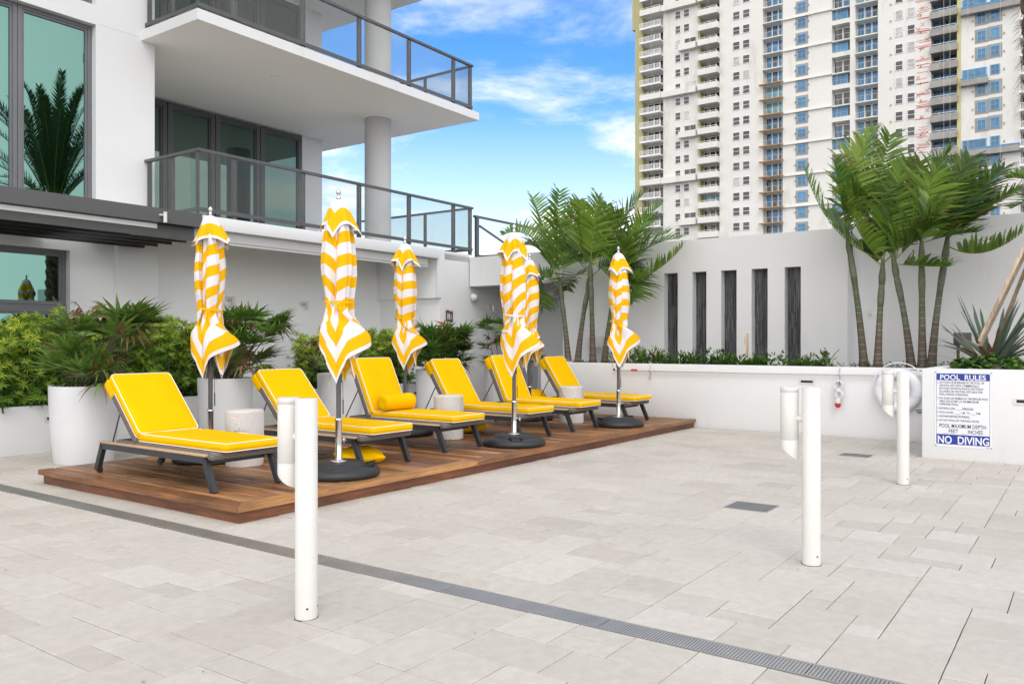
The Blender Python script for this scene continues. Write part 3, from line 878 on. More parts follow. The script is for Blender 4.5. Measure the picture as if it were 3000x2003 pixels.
# horn strobe
t = thing('alarm_sounder', 'white box alarm sounder on the shaded wall above the fan palm', 'alarm', W(a_on_b(772, LB), LB, 2.0))
g = MB(); g.bbox(-.075,.075,-.06,0,-.075,.075,.01); g.build('housing', M['white_metal'], t)
g = MB(); g.lathe([(.045,0),(.045,.02),(.03,.028)], 20); o = g.build('speaker_cone', M['white_metal'], t, (0.01,-.058,0), (PI/2,0,0))
# dome lamp
t = thing('dome_lamp', 'round white dome lamp on the wall beside the passage mouth', 'light', W(a_on_b(1387, 11.47), 11.47, 2.42))
g = MB(); g.lathe([(.10,0),(.10,.02),(.085,.03),(.075,.07),(.05,.10),(.0,.115)], 24, close=False); g.build('dome', M['white_metal'], t, (0,0,0), (PI/2,0,0))
# restroom sign
t = thing('restroom_sign', 'small brown restroom sign with white figures on the white wall', 'sign', W(a_on_b(1314, 11.47), 11.468, 1.97))
brown = mat('sign_brown', (0.10, 0.06, 0.05), 0.5)
g = MB(); g.box(-.12,.12,-.02,0,-.16,.16); g.build('back_plate', M['white_metal'], t)
g = MB(); n = 12
for i in range(n):
    x0 = -.12+.24*i/n; x1 = -.12+.24*(i+1)/n
    o0 = .012*math.sin(i/n*2*PI); o1 = .012*math.sin((i+1)/n*2*PI)
    g.quad((x0,-.023,-.12+o0),(x1,-.023,-.12+o1),(x1,-.023,.12+o1),(x0,-.023,.12+o0))
g.build('panel', brown, t)
g = MB()
def disc(g, x, z, r, y=-.026, n=12):
    base = len(g.v); g.v += [(x+r*math.cos(2*PI*k/n), y, z+r*math.sin(2*PI*k/n)) for k in range(n)]; g.face(range(base, base+n))
for x in (-.055, -.005):
    disc(g, x, .055, .014); g.quad((x-.016,-.026,.035),(x+.016,-.026,.035),(x+.016,-.026,-.01),(x-.016,-.026,-.01))
    g.quad((x-.013,-.026,-.01),(x-.002,-.026,-.01),(x-.002,-.026,-.07),(x-.013,-.026,-.07)); g.quad((x+.002,-.026,-.01),(x+.013,-.026,-.01),(x+.013,-.026,-.07),(x+.002,-.026,-.07))
disc(g, .055, .03, .010); g.quad((.048,-.026,.018),(.060,-.026,.018),(.060,-.026,-.02),(.048,-.026,-.02)); g.quad((.048,-.026,-.012),(.082,-.026,-.012),(.082,-.026,-.022),(.048,-.026,-.022))
for k in range(10):
    t0 = 2*PI*k/14+2.2; t1 = 2*PI*(k+1)/14+2.2; c = (.058,-.04)
    g.quad(*[(c[0]+r*math.cos(tt), -.026, c[1]+r*math.sin(tt)) for r, tt in ((.03,t0),(.03,t1),(.023,t1),(.023,t0))])
g.build('pictogram', M['led'], t)
# cctv-like fitting under soffit, soffit sprinkler, switch
t = thing('emergency_light', 'small twin-lens light fitting under the white soffit', 'light', W(a_on_b(765, 12.2), 12.2, 3.18))
g = MB(); g.bbox(-.04,.20,-.05,.05,-.07,0.02,.01); g.build('housing', M['soffit'], t)
g = MB(); g.tube([(-.05,0,-.03),(-.12,0,-.02)], .03, 10); g.build('lens', M['black'], t)
t = thing('soffit_fitting', 'tiny white sprinkler plate under the large balcony slab', 'fitting', W(a_on_b(805, 12.7), 12.7, S2))
g = MB(); g.lathe([(.07,-.02),(.075,0)], 16); g.build('plate', M['led'], t)
# ceiling pipe in the passage
t = thing('drain_pipe', 'grey-white pipe hung across the passage ceiling', 'pipe', W(NA+1.2, 11.45, 2.5))
g = MB(); g.tube([(0,0,0),(0,-2.3,0)], .075, 14); g.build('pipe', M['column'], t)
for y in (-.5,-1.6):
    g = MB(); g.bar((0,y,.07),(0,y,.46),.012,.012); g.build('hanger', steel, t)

# pergola
pg = thing('pergola', 'dark metal pergola with long slats over the hedge at the left', 'pergola', W(0,0,0))
PA1 = a_on_b(590, 11.15)
g = MB(); g.box(-3, PA1, 11.12, 11.17, 3.155, 3.36); obj_ab(g, 'front_beam', M['pergola'], pg)
g = MB(); g.box(-3, a_on_b(470, 11.2), 11.283, 11.297, 3.085, 3.15); obj_ab(g, 'light_strip', M['led'], pg)
g = MB(); g.box(-3, PA1-.02, 11.30, 11.36, 2.965, 3.30); obj_ab(g, 'inner_beam', M['pergola'], pg)
g = MB(); g.box(a_on_b(470, 11.2)+.001, PA1, 11.175, 11.295, 3.15, 3.16); obj_ab(g, 'soffit_plate', M['slat'], pg)
for k, bb in enumerate((11.60, 12.0, 12.4, 12.78)):
    g = MB(); g.box(-3, 7.5, bb-.025, bb+.025, 2.955, 3.08); obj_ab(g, 'slat', M['slat'], pg)
g = MB(); g.box(-3, 5.9, 11.4, 12.95, 3.081, 3.10); obj_ab(g, 'roof_sheet', M['slat'], pg)
# ================================================================ residential tower far behind the wall
TA = 151.5; FH = 2.86; Z0 = 50.4
def tb(px): return b_on_a(px, TA)
tower = thing('apartment_tower', 'tall cream apartment tower under repair, with stacked balconies and blue taped windows', 'building', W(0,0,0))
M['tower'] = mat('tower_stucco', (0.71, 0.70, 0.675), 0.9, noise=(0.09, (0.65, 0.635, 0.605), 0.75))
nt = M['tower'].node_tree
# vertical panel joints and weather stains
add_stains(M['tower'], (0.2, 0.35, 0.09), (0.55, 0.75), (0.36, 0.34, 0.30), 0.55)
M['tower_olive'] = mat('tower_olive', (0.44, 0.41, 0.22), 0.9, noise=(0.2, (0.37, 0.345, 0.18), 0.6))
M['tower_yellow'] = mat('tower_pale_yellow', (0.55, 0.50, 0.27), 0.9, noise=(0.3, (0.48, 0.43, 0.23), 0.6))
M['concrete'] = mat('bare_concrete', (0.36, 0.35, 0.33), 0.9, noise=(0.6, (0.22, 0.21, 0.2), 0.8))
M['patch'] = mat('grey_patch', (0.30, 0.30, 0.30), 0.9)
M['tw_white'] = mat('tower_white', (0.74, 0.74, 0.74), 0.6)
M['tw_blue'] = mat('blue_film_frame', (0.20, 0.36, 0.52), 0.6)
M['tape'] = mat('blue_tape', (0.05, 0.27, 0.56), 0.6)
M['ply'] = mat('plywood', (0.46, 0.25, 0.09), 0.8, noise=(1.5, (0.34, 0.17, 0.06), 0.7))
M['tw_recess'] = mat('tower_recess', (0.62, 0.60, 0.56), 0.9)
M['red'] = mat('red_marking', (0.55, 0.12, 0.08), 0.8)
def tglass(name, a, b):
    m = mat(name, a, 0.12, spec=0.6, var=[a, b], noise=(0.8, tuple(c*0.6 for c in a), 0.8)); return m
M['g_dark'] = tglass('tower_glass_dark', (0.018, 0.018, 0.022), (0.07, 0.07, 0.08))
M['g_blue'] = tglass('tower_glass_blue', (0.03, 0.10, 0.20), (0.07, 0.25, 0.46))
M['g_aqua'] = tglass('tower_glass_aqua', (0.12, 0.33, 0.42), (0.16, 0.40, 0.50))
M['g_pale'] = tglass('tower_glass_blind', (0.42, 0.42, 0.41), (0.56, 0.56, 0.55))
TBL = tb(1862); TBR = tb(3300)
ZT = 81.0
# recess columns (px ranges), everything between is solid wall
rec = [(1884, 1943), (2052, 2108), (2235, 2293), (2437, 2490), (2505, 2572), (2728, 2804), (2990, 3060)]
g = MB(); edges = [1884] ; xs = []
prev = None
solids = [(1943, 2045), (2108, 2235), (2293, 2437), (2490, 2505), (2572, 2728), (2815, 2990), (3060, 3300)]
for x0, x1 in solids: g.box(TA, TA+3, tb(x1), tb(x0), 0, ZT)
g.box(TA+3, TA+16, TBR, TBL, 0, ZT)
obj_ab(g, 'wall', M['tower'], tower)
g = MB(); g.box(TA-0.2, TA+16.2, tb(1884), tb(1862)+.02, 0, ZT); g.box(TA-.3, TA+10, tb(1862)+.03, tb(1854), Z0+2.86*5.2, ZT); g.box(TA-0.1, TA+3, tb(2052), tb(2045), 0, ZT)
obj_ab(g, 'olive_pilaster', M['tower_olive'], tower)
g = MB(); g.box(TA-0.15, TA+3, tb(2815), tb(2804), 0, ZT); obj_ab(g, 'yellow_pilaster', M['tower_yellow'], tower)
g = MB()
for x0, x1 in rec: g.box(TA+1.6, TA+2.99, tb(x1), tb(x0), 0, ZT)
obj_ab(g, 'recess_wall', M['tw_recess'], tower)
rnd = random.Random(21)
KMIN = -11; KMAX = 9
parts = []      # (screen size, builder name, MB, mats)
def ypx(z, px):
    d = (px-1500)/F; Y = TA/(AX.x*d+AX.y); return 1003-(z-H)*F/Y
def vis(z, px): 
    y = ypx(z, px); return -60 < y < 1003
winlist = []; ballist = []
def sash(px0, px1, z0, z1, glass, frame='tw_white', patch=False, split=True, off=0.0, grid=False):
    """one sash window, mesh with frame + panes"""
    g = MB(); b1 = tb(px0); b0 = tb(px1); fw = 0.075
    mats = [M['tw_blue'] if glass == 'g_blue' else M[frame], M[glass], M['patch'], M['tape']]
    y = TA+off
    if patch: g.box(y-.03, y+.02, b0-.35, b1+.35, z0-.35, z1+.3, 2)
    g.box(y-.10, y-.031, b0-.05, b0+fw, z0, z1); g.box(y-.10, y-.031, b1-fw, b1+.05, z0, z1)
    g.box(y-.10, y-.031, b0+fw, b1-fw, z0, z0+fw); g.box(y-.10, y-.031, b0+fw, b1-fw, z1-fw, z1)
    if glass == 'g_blue' and frame == 'tw_white':
        g.box(y-.105, y-.07, b0+fw+.001, b0+fw+.09, z0+fw, z1-fw, 3); g.box(y-.105, y-.07, b0+fw+.091, b1-fw, z1-fw-.1, z1-fw-.001, 3)
    if split:
        zm = (z0+z1)/2; g.box(y-.095, y-.032, b0+fw, b1-fw, zm-.035, zm+.035)
    if grid:
        bm_ = (b0+b1)/2; g.box(y-.09, y-.033, bm_-.03, bm_+.03, z0+fw, z1-fw)
    g.box(y-.06, y-.034, b0+fw-.001, b1-fw+.001, z0+fw-.001, z1-fw+.001, 1, rnd.random())
    if not vis((z0+z1)/2, px0): return
    size = (px1-px0)*(ypx(z0, px0)-ypx(z1, px0))
    winlist.append((size, g, mats))
def door_band(px0, px1, z0, z1, glass, n=3, parentlist=None, frame='tw_white'):
    g = MB(); b1 = tb(px0); b0 = tb(px1); y = TA+1.6; mats = [M[frame], M[glass], M['tape'], M['g_dark']]
    W_ = b1-b0
    for k in range(n):
        c0 = b0+W_*k/n; c1 = b0+W_*(k+1)/n
        g.box(y-.10, y-.02, c0, c0+.10, z0, z1); g.box(y-.10, y-.02, c1-.10, c1-.001, z0, z1)
        g.box(y-.10, y-.02, c0+.10, c1-.10, z1-.12, z1)
        g.box(y-.06, y-.021, c0+.10, c1-.10, z0, z1-.12, 3 if (glass == 'g_blue' and rnd.random() < .25) else 1, rnd.random())
        if glass == 'g_blue':
            g.box(y-.11, y-.061, c0+.101, c0+.24, z0, z1-.13, 2)
            if rnd.random() < .5: g.box(y-.11, y-.061, (c0+c1)/2, (c0+c1)/2+.14, z0, z1-.13, 2)
    if not vis((z0+z1)/2, px0): return
    winlist.append(((px1-px0)*(ypx(z0,px0)-ypx(z1,px0)), g, mats))
def balcony(px0, px1, z, kind, open_rail=False, proud=1.3):
    g = MB(); b1 = tb(px0); b0 = tb(px1)
    mats = [M['tw_white'], M['tower'], M['concrete'], M['ply']]
    mi = {'white': 1, 'rail': 0, 'grey': 2, 'slab': 1, 'ply': 1}[kind]
    f = TA-proud
    if kind in ('slab', 'ply'):
        g.box(TA-0.25, TA+1.59, b0, b1+.0, z-.20, z, mi)
        if kind == 'ply': g.box(TA-.9, TA-.251, b0-.3, b1+.6, z-.24, z-.06, 3)
        # low rail posts
        g.box(TA-.2, TA-.17, b0, b1, z+.97, z+1.0, 0)
        k = b0
        while k < b1: g.box(TA-.19, TA-.165, k, k+.02, z, z+.95, 0); k += 0.9
    else:
        g.box(f, TA+1.59, b0-.15, b1+.15, z-.20, z, mi)
        if kind in ('white', 'grey'):
            h = 0.95
            g.box(f, f+.15, b0-.15, b1+.15, z+.001, z+h, mi); g.box(f+.151, TA-.01, b0-.15, b0-.02, z+.001, z+h, mi); g.box(f+.151, TA-.01, b1+.02, b1+.15, z+.001, z+h, mi)
            g.box(f+.03, f+.09, b0, b1, z+h+.20, z+h+.27, 0)
            for q in range(4): g.box(f+.03, f+.09, b0+(b1-b0)*q/3-.03, b0+(b1-b0)*q/3+.03, z+h+.001, z+h+.2, 0)
        else:
            g.box(f, f+.08, b0-.15, b1+.15, z+.001, z+.15, 0); g.box(f, f+.08, b0-.15, b1+.15, z+1.02, z+1.10, 0)
            k = b0-.15
            while k < b1+.1: g.box(f+.01, f+.07, k, k+.09, z+.151, z+1.019, 0); k += 0.30
    if not vis(z, px0): return
    ballist.append(((px1-px0)*20, g, mats))
class Many:
    def __init__(s): s.l = []
    def box(s, *a):
        g = MB(); g.box(*a); s.l.append((abs(a[3]-a[2])*abs(a[5]-a[4]), g, None))
ledges = Many(); stubs = Many(); marks = MB(); tapes = Many(); greys = Many()
for k in range(KMIN, KMAX+1):
    z = Z0+FH*k; zt = z+FH
    if ypx(z, 1900) > 800 or ypx(z, 2900) < -120 and ypx(z, 1900) < -120: continue
    # left railed balconies
    band = (k % 6 == 0)
    balcony(1884, 1941, z, 'white' if band else 'rail')
    door_band(1890, 1940, z+.02, zt-.35, rnd.choice(['g_dark','g_dark','g_pale']) if k < 7 else 'g_blue', 3)
    # pair of sashes 1978-2021, some floors with projecting flower box
    box = (k % 3 == 0)
    gl = lambda: rnd.choice(['g_dark','g_dark','g_dark','g_pale','g_dark'])
    sash(1978.5, 1994.5, z+.75, z+2.25, gl())
    if not box: sash(2003.5, 2020.5, z+.75, z+2.25, gl())
    else:
        sash(2005, 2040, z+1.15, z+2.25, gl(), grid=True, split=False)
        b0, b1 = tb(2044), tb(1944 if band else 1994)
        ledges.box(TA-1.2, TA-.001, b0, b1, z-.25, z+.95)
    # recessed balcony column with solid parapet
    balcony(2053, 2107, z, 'white'); door_band(2054, 2106, z+.02, zt-.3, 'g_dark' if k != -8 else 'g_aqua', 3)
    # window pairs
    sash(2147.5, 2168, z+.75, z+2.3, gl()); sash(2176.5, 2197, z+.75, z+2.3, gl())
    # recess with doors, slab edges, plywood lower down
    zz = z-1.1
    balcony(2236, 2292, zz, 'ply' if k <= 0 else 'slab')
    door_band(2237, 2291, zz+.02, zz+FH-.25, 'g_aqua' if k in (-1, -2) else ('g_blue' if k != 6 else 'g_dark'), 3)
    # single window column and long ledges every second floor
    sash(2337, 2362, z-.45, z+1.15, 'g_blue' if k < 7 else 'g_dark', patch=True, grid=True)
    for q in (2330, 2369): 
        bb = tb(q); stubs.box(TA-.2, TA-.001, bb-.07, bb+.07, z+.25, z+.55)
    if k % 2 == 0: ledges.box(TA-.35, TA-.001, tb(2437), tb(2293), z-1.5, z-1.3)
    # alternating window / door column
    z2 = z-1.4
    if k % 2 == 0:
        door_band(2438, 2489, z2+.02, z2+FH-.3, rnd.choice(['g_blue','g_dark','g_aqua']), 2); balcony(2438, 2489, z2, 'slab')
    else:
        g0 = MB(); ledges.box(TA+.0, TA+1.5, tb(2490)+.001, tb(2437)-.001, z2-.0, z2+.8); 
        sash(2438, 2482, z2+.85, z2+2.6, 'g_blue', grid=True, off=0.6)
    balcony(2506, 2571, z2, 'slab'); door_band(2507, 2570, z2+.02, z2+FH-.25, 'g_aqua' if k == 4 else 'g_blue', 3)
    z3 = z-.7
    sash(2623, 2645.5, z3+.7, z3+2.3, gl()); sash(2658, 2681, z3+.7, z3+2.3, gl())
    # red repair marks
    for q in range(5):
        zr = z3+rnd.uniform(0, FH); b0 = tb(2722+rnd.uniform(-6,8)); b1 = tb(2687+rnd.uniform(-6,6)); s = rnd.uniform(-.15,.15)
        marks.bar((TA-.02, b0, zr), (TA-.02, b1, zr+s), .03, .07)
    for q in range(3):
        bb = tb(2690+q*13); zr = z3+rnd.uniform(.3,2)
        if rnd.random() < .6:
            marks.bar((TA-.02, bb-.3, zr), (TA-.02, bb+.3, zr+.7), .03, .06); marks.bar((TA-.02, bb+.3, zr), (TA-.02, bb-.3, zr+.7), .03, .06)
    for q in (2610, 2698):
        bb = tb(q); stubs.box(TA-.2, TA-.001, bb-.07, bb+.07, z3+.6, z3+.9)
    # grey concrete balconies
    balcony(2729, 2803, z3-.3, 'grey', proud=.7); door_band(2731, 2803, z3-.28, z3+FH-.6, 'g_blue', 3, frame='g_dark')
    # patched blue windows with grey surrounds, long grey balconies on some floors
    z4 = z3-.2
    if (k+2) % 4 == 0:
        greys.box(TA-1.2, TA-.001, tb(2990 if k % 8 == 2 else 2895), tb(2817), z4-.9, z4+.2)
        tapes.box(TA-1.25, TA-1.201, tb(2990 if k % 8 == 2 else 2895), tb(2817), z4+.12, z4+.32)
        sash(2820, 2890, z4+.35, z4+1.9, 'g_blue', grid=True, split=False); sash(2902, 2929, z4+.45, z4+2.05, 'g_blue', patch=False, grid=True)
    else:
        sash(2863, 2889, z4+.45, z4+2.1, 'g_blue', patch=True, grid=True); sash(2902, 2929, z4+.55, z4+2.2, 'g_blue', patch=True, grid=True)
    for q in (2850, 2942):
        bb = tb(q); stubs.box(TA-.2, TA-.001, bb-.07, bb+.07, z4+.9, z4+1.2)
    balcony(2992, 3050, z4-.4, 'rail'); door_band(2993, 3049, z4-.38, z4+FH-.7, 'g_dark', 3)
o = obj_ab(marks, 'repair_marking', M['red'], tower); o['kind'] = 'stuff'
# scaffold drop lines
g = MB()
for px in (1921, 1960, 2030, 2085, 2225, 2300, 2390, 2460, 2515, 2665, 2770, 2788, 2840, 2935):
    g = MB(); g.tube([(TA-1.9, tb(px), 15), (TA-1.9, tb(px), ZT)], 0.016, 4); obj_ab(g, 'drop_line', M['tw_white'], tower)
def flush(lst, name, limit=100):
    lst.sort(key=lambda t: -t[0])
    for s, g, ms in lst[:limit]: obj_ab(g, name, ms, tower)
    rest = lst[limit:]
    if rest:
        allm = []; G = MB()
        for s, g, ms in rest:
            idx = []
            for m_ in ms:
                if m_ not in allm: allm.append(m_)
                idx.append(allm.index(m_))
            n = len(G.v); G.v += g.v; G.f += [tuple(i+n for i in f) for f in g.f]; G.m += [idx[i] for i in g.m]; G.var += g.var; G.sm += g.sm
        o = obj_ab(G, name, allm, tower); o['kind'] = 'stuff'
flush(winlist, 'window'); flush(ballist, 'balcony')
for lst, nm, mm in ((ledges, 'ledge', 'tower'), (stubs, 'anchor_bracket', 'ply'), (tapes, 'tape_strip', 'tape'), (greys, 'parapet', 'concrete')):
    flush([(a, g, [M[mm]]) for a, g, _ in lst.l], nm)
# ================================================================ loungers
def add_puff_cushion(g, x0, x1, y0, y1, z0, z1, nx=14, ny=26, crown=0.018, sag=0.0, m=0, rnd_=None):
    """soft box cushion: grid top and bottom, rounded corners in plan, bulging sides"""
    def plan(u, v):
        # u,v in -1..1 -> rounded rectangle
        rx = (x1-x0)/2; ry = (y1-y0)/2; cx = (x0+x1)/2; cy = (y0+y1)/2
        X = u*rx; Y = v*ry; rc = 0.035
        ax = abs(X)-(rx-rc); ay = abs(Y)-(ry-rc)
        if ax > 0 and ay > 0:
            mlen = max(ax, ay); l = math.hypot(ax, ay)
            s = mlen/l if l > 0 else 1
            X = math.copysign(rx-rc+ax*s, X); Y = math.copysign(ry-rc+ay*s, Y)
        return cx+X, cy+Y
    n0 = len(g.v)
    us = [math.sin(PI/2*(2*i/nx-1)) for i in range(nx+1)]
    vs = [-1+2*j/ny for j in range(ny+1)]
    vs = [math.copysign(abs(v)**0.8, v) for v in vs]
    ph = rnd_.uniform(0, 6) if rnd_ else 0
    for top in (1, 0):
        for u in us:
            for v in vs:
                X, Y = plan(u, v)
                k = (1-u**6)*(1-v**10)
                wob = 0.0045*math.sin(Y*7+ph)+0.003*math.sin(X*14+ph*2)+0.003*math.sin(Y*19+X*11+ph*3)
                z = (z1+crown*k+wob*k) if top else (z0-0.3*crown*k)
                g.v.append((X, Y, z+sag*v))
    W1 = ny+1
    for i in range(nx):
        for j in range(ny):
            a = n0+i*W1+j; g.face((a, a+W1, a+W1+1, a+1), m, 0.5, True)
            b = a+(nx+1)*W1; g.face((b, b+1, b+W1+1, b+W1), m, 0.5, True)
    # side wall with a bulge
    ring = [(i, 0) for i in range(nx+1)] + [(nx, j) for j in range(1, ny+1)] + [(i, ny) for i in range(nx-1, -1, -1)] + [(0, j) for j in range(ny-1, 0, -1)]
    K = len(ring); mids = []
    cx = (x0+x1)/2; cy = (y0+y1)/2
    for (i, j) in ring:
        X, Y = plan(us[i], vs[j]); zt = g.v[n0+i*W1+j][2]; zb = g.v[n0+(nx+1)*W1+i*W1+j][2]
        l = math.hypot(us[i]**9, vs[j]**9) or 1
        mids.append(len(g.v)); g.v.append((X+0.008*us[i]**9/l, Y+0.008*vs[j]**9/l, (zt+zb)/2))
    for q in range(K):
        (i, j), (i2, j2) = ring[q], ring[(q+1) % K]
        t0, t1 = n0+i*W1+j, n0+i2*W1+j2; b0, b1 = t0+(nx+1)*W1, t1+(nx+1)*W1
        m0, m1 = mids[q], mids[(q+1) % K]
        g.face((t0, m0, m1, t1), m, 0.5, True); g.face((m0, b0, b1, m1), m, 0.5, True)
    top = [Vector(g.v[n0+i*W1+j]) for i, j in ring]; bot = [Vector(g.v[n0+(nx+1)*W1+i*W1+j]) for i, j in ring]
    return top, bot
def make_lounger(ang, rnd_):
    """local x across (a), local y along towards the head (b); origin on the deck under the foot end, centred"""
    t = thing('sun_lounger', '', 'sun lounger', (0,0,0), ROT, 'yellow sun loungers in a row on the deck')
    HW = 0.33
    parts = []
    for s in (-1, 1):
        x = s*HW
        sf = MB(); sf.bar((x, 0.085, 0.27), (x, 1.78, 0.27), 0.045, 0.055)
        sf.build('side_frame', M['charcoal'], t)
        lg = MB(); lg.bar((x, 0.11, 0.285), (x, -0.015, 0.004), 0.045, 0.055, up=(0,1,0)); lg.build('leg', M['charcoal'], t)
        lg = MB(); lg.bar((x, 1.755, 0.285), (x, 1.865, 0.03), 0.045, 0.055, up=(0,1,0)); lg.build('leg', M['charcoal'], t)
        wh = MB(); 
        wh.tube([(x-.030*s, 1.855, 0.035), (x+.022*s-.03*s, 1.855, 0.035)], 0.034, 16); wh.build('wheel', M['plastic'], t)
        ar = MB(); ar.bbox(x-.03, x+.03, 0.055, 1.79, 0.2985, 0.316, 0.005); ar.build('armrest', M['teak'], t)
    fr = MB(); fr.bar((-HW+.03, 1.74, 0.25), (HW-.03, 1.74, 0.25), .04, .04); fr.build('cross_bar', M['charcoal'], t)
    fr = MB(); fr.bar((-HW+.03, 0.16, 0.235), (HW-.03, 0.16, 0.235), .03, .03); fr.build('cross_bar', M['charcoal'], t)
    # woven seat between and over the frame
    wk = MB(); wk.bbox(-HW+.035, HW-.035, 0.03, 1.60, 0.275, 0.338, 0.02, 0, .5, 3)
    wk.bbox(-HW-.03, HW+.03, -0.035, 0.052, 0.272, 0.334, 0.024, 0, .5, 3)
    wk.build('woven_seat', M['wicker'], t)
    # back (hinged at y = 1.22, z = .33)
    hy, hz = 1.25, 0.345
    bk = bpy.data.objects.new('backrest', None); COL.objects.link(bk); bk.parent = t; bk.location = (0, hy, hz); bk.rotation_euler = (ang, 0, 0)
    wb = MB(); wb.bbox(-.30, .30, -0.01, 0.735, -0.045, 0.028, 0.02, 0, .5, 3); wb.build('woven_back', M['wicker'], bk)
    cu = MB(); tp, bt = add_puff_cushion(cu, -.295, .315, 0.005, 0.745, 0.034, 0.104, crown=0.018, rnd_=rnd_)
    cu.build('back_cushion', M['cushion'], bk)
    pp = MB(); pp.tube(tp, 0.0045, 6, closed=True); pp.tube(bt, 0.0045, 6, closed=True); pp.build('piping', M['piping'], bk)
    fl = MB(); fl.bbox(-.307, .307, 0.555, 0.748, -0.055, 0.045, 0.02, 0, .5, 2); fl.build('head_sleeve', M['cushion'], bk)
    # prop rod
    py = hy+math.cos(ang)*0.42; pz = hz+math.sin(ang)*0.42-0.02
    for s in (-1, 1):
        pr = MB(); pr.tube([(s*.27, py+.02, pz-.03), (s*.27, min(1.70, py+0.26), 0.30)], 0.007, 6); pr.build('prop_rod', M['charcoal'], t)
    sc = MB(); tp, bt = add_puff_cushion(sc, -.275, .315, -0.10, 1.262, 0.345, 0.412, ny=40, crown=0.016, rnd_=rnd_)
    sc.build('seat_cushion', M['cushion'], t)
    pp = MB(); pp.tube(tp, 0.0045, 6, closed=True); pp.tube(bt, 0.0045, 6, closed=True); pp.build('piping', M['piping'], t)
    return t
lspecs = [(4.46, 5.995, 46, 'yellow sun lounger nearest the camera, left of all others at the deck corner'),
          (6.10, 5.93, 46, 'yellow sun lounger with a loose pillow on the deck beneath it'),
          (7.52, 6.06, 65, 'yellow sun lounger with a round yellow bolster on its seat'),
          (8.97, 6.00, 57, 'yellow sun lounger just left of the white-tied parasol, fourth from the left'),
          (10.25, 6.00, 65, 'yellow sun lounger with its upright back partly hidden by the white-tied parasol'),
          (11.80, 5.93, 56, 'yellow sun lounger at the far end of the deck beside the white wall')]
for a, b, ang, lab in lspecs:
    t = make_lounger(R(ang), random.Random(a)); t.location = W(a, b, DZ); t.rotation_euler.z += R(random.Random(a*3).uniform(-.9, .9)); t['label'] = lab

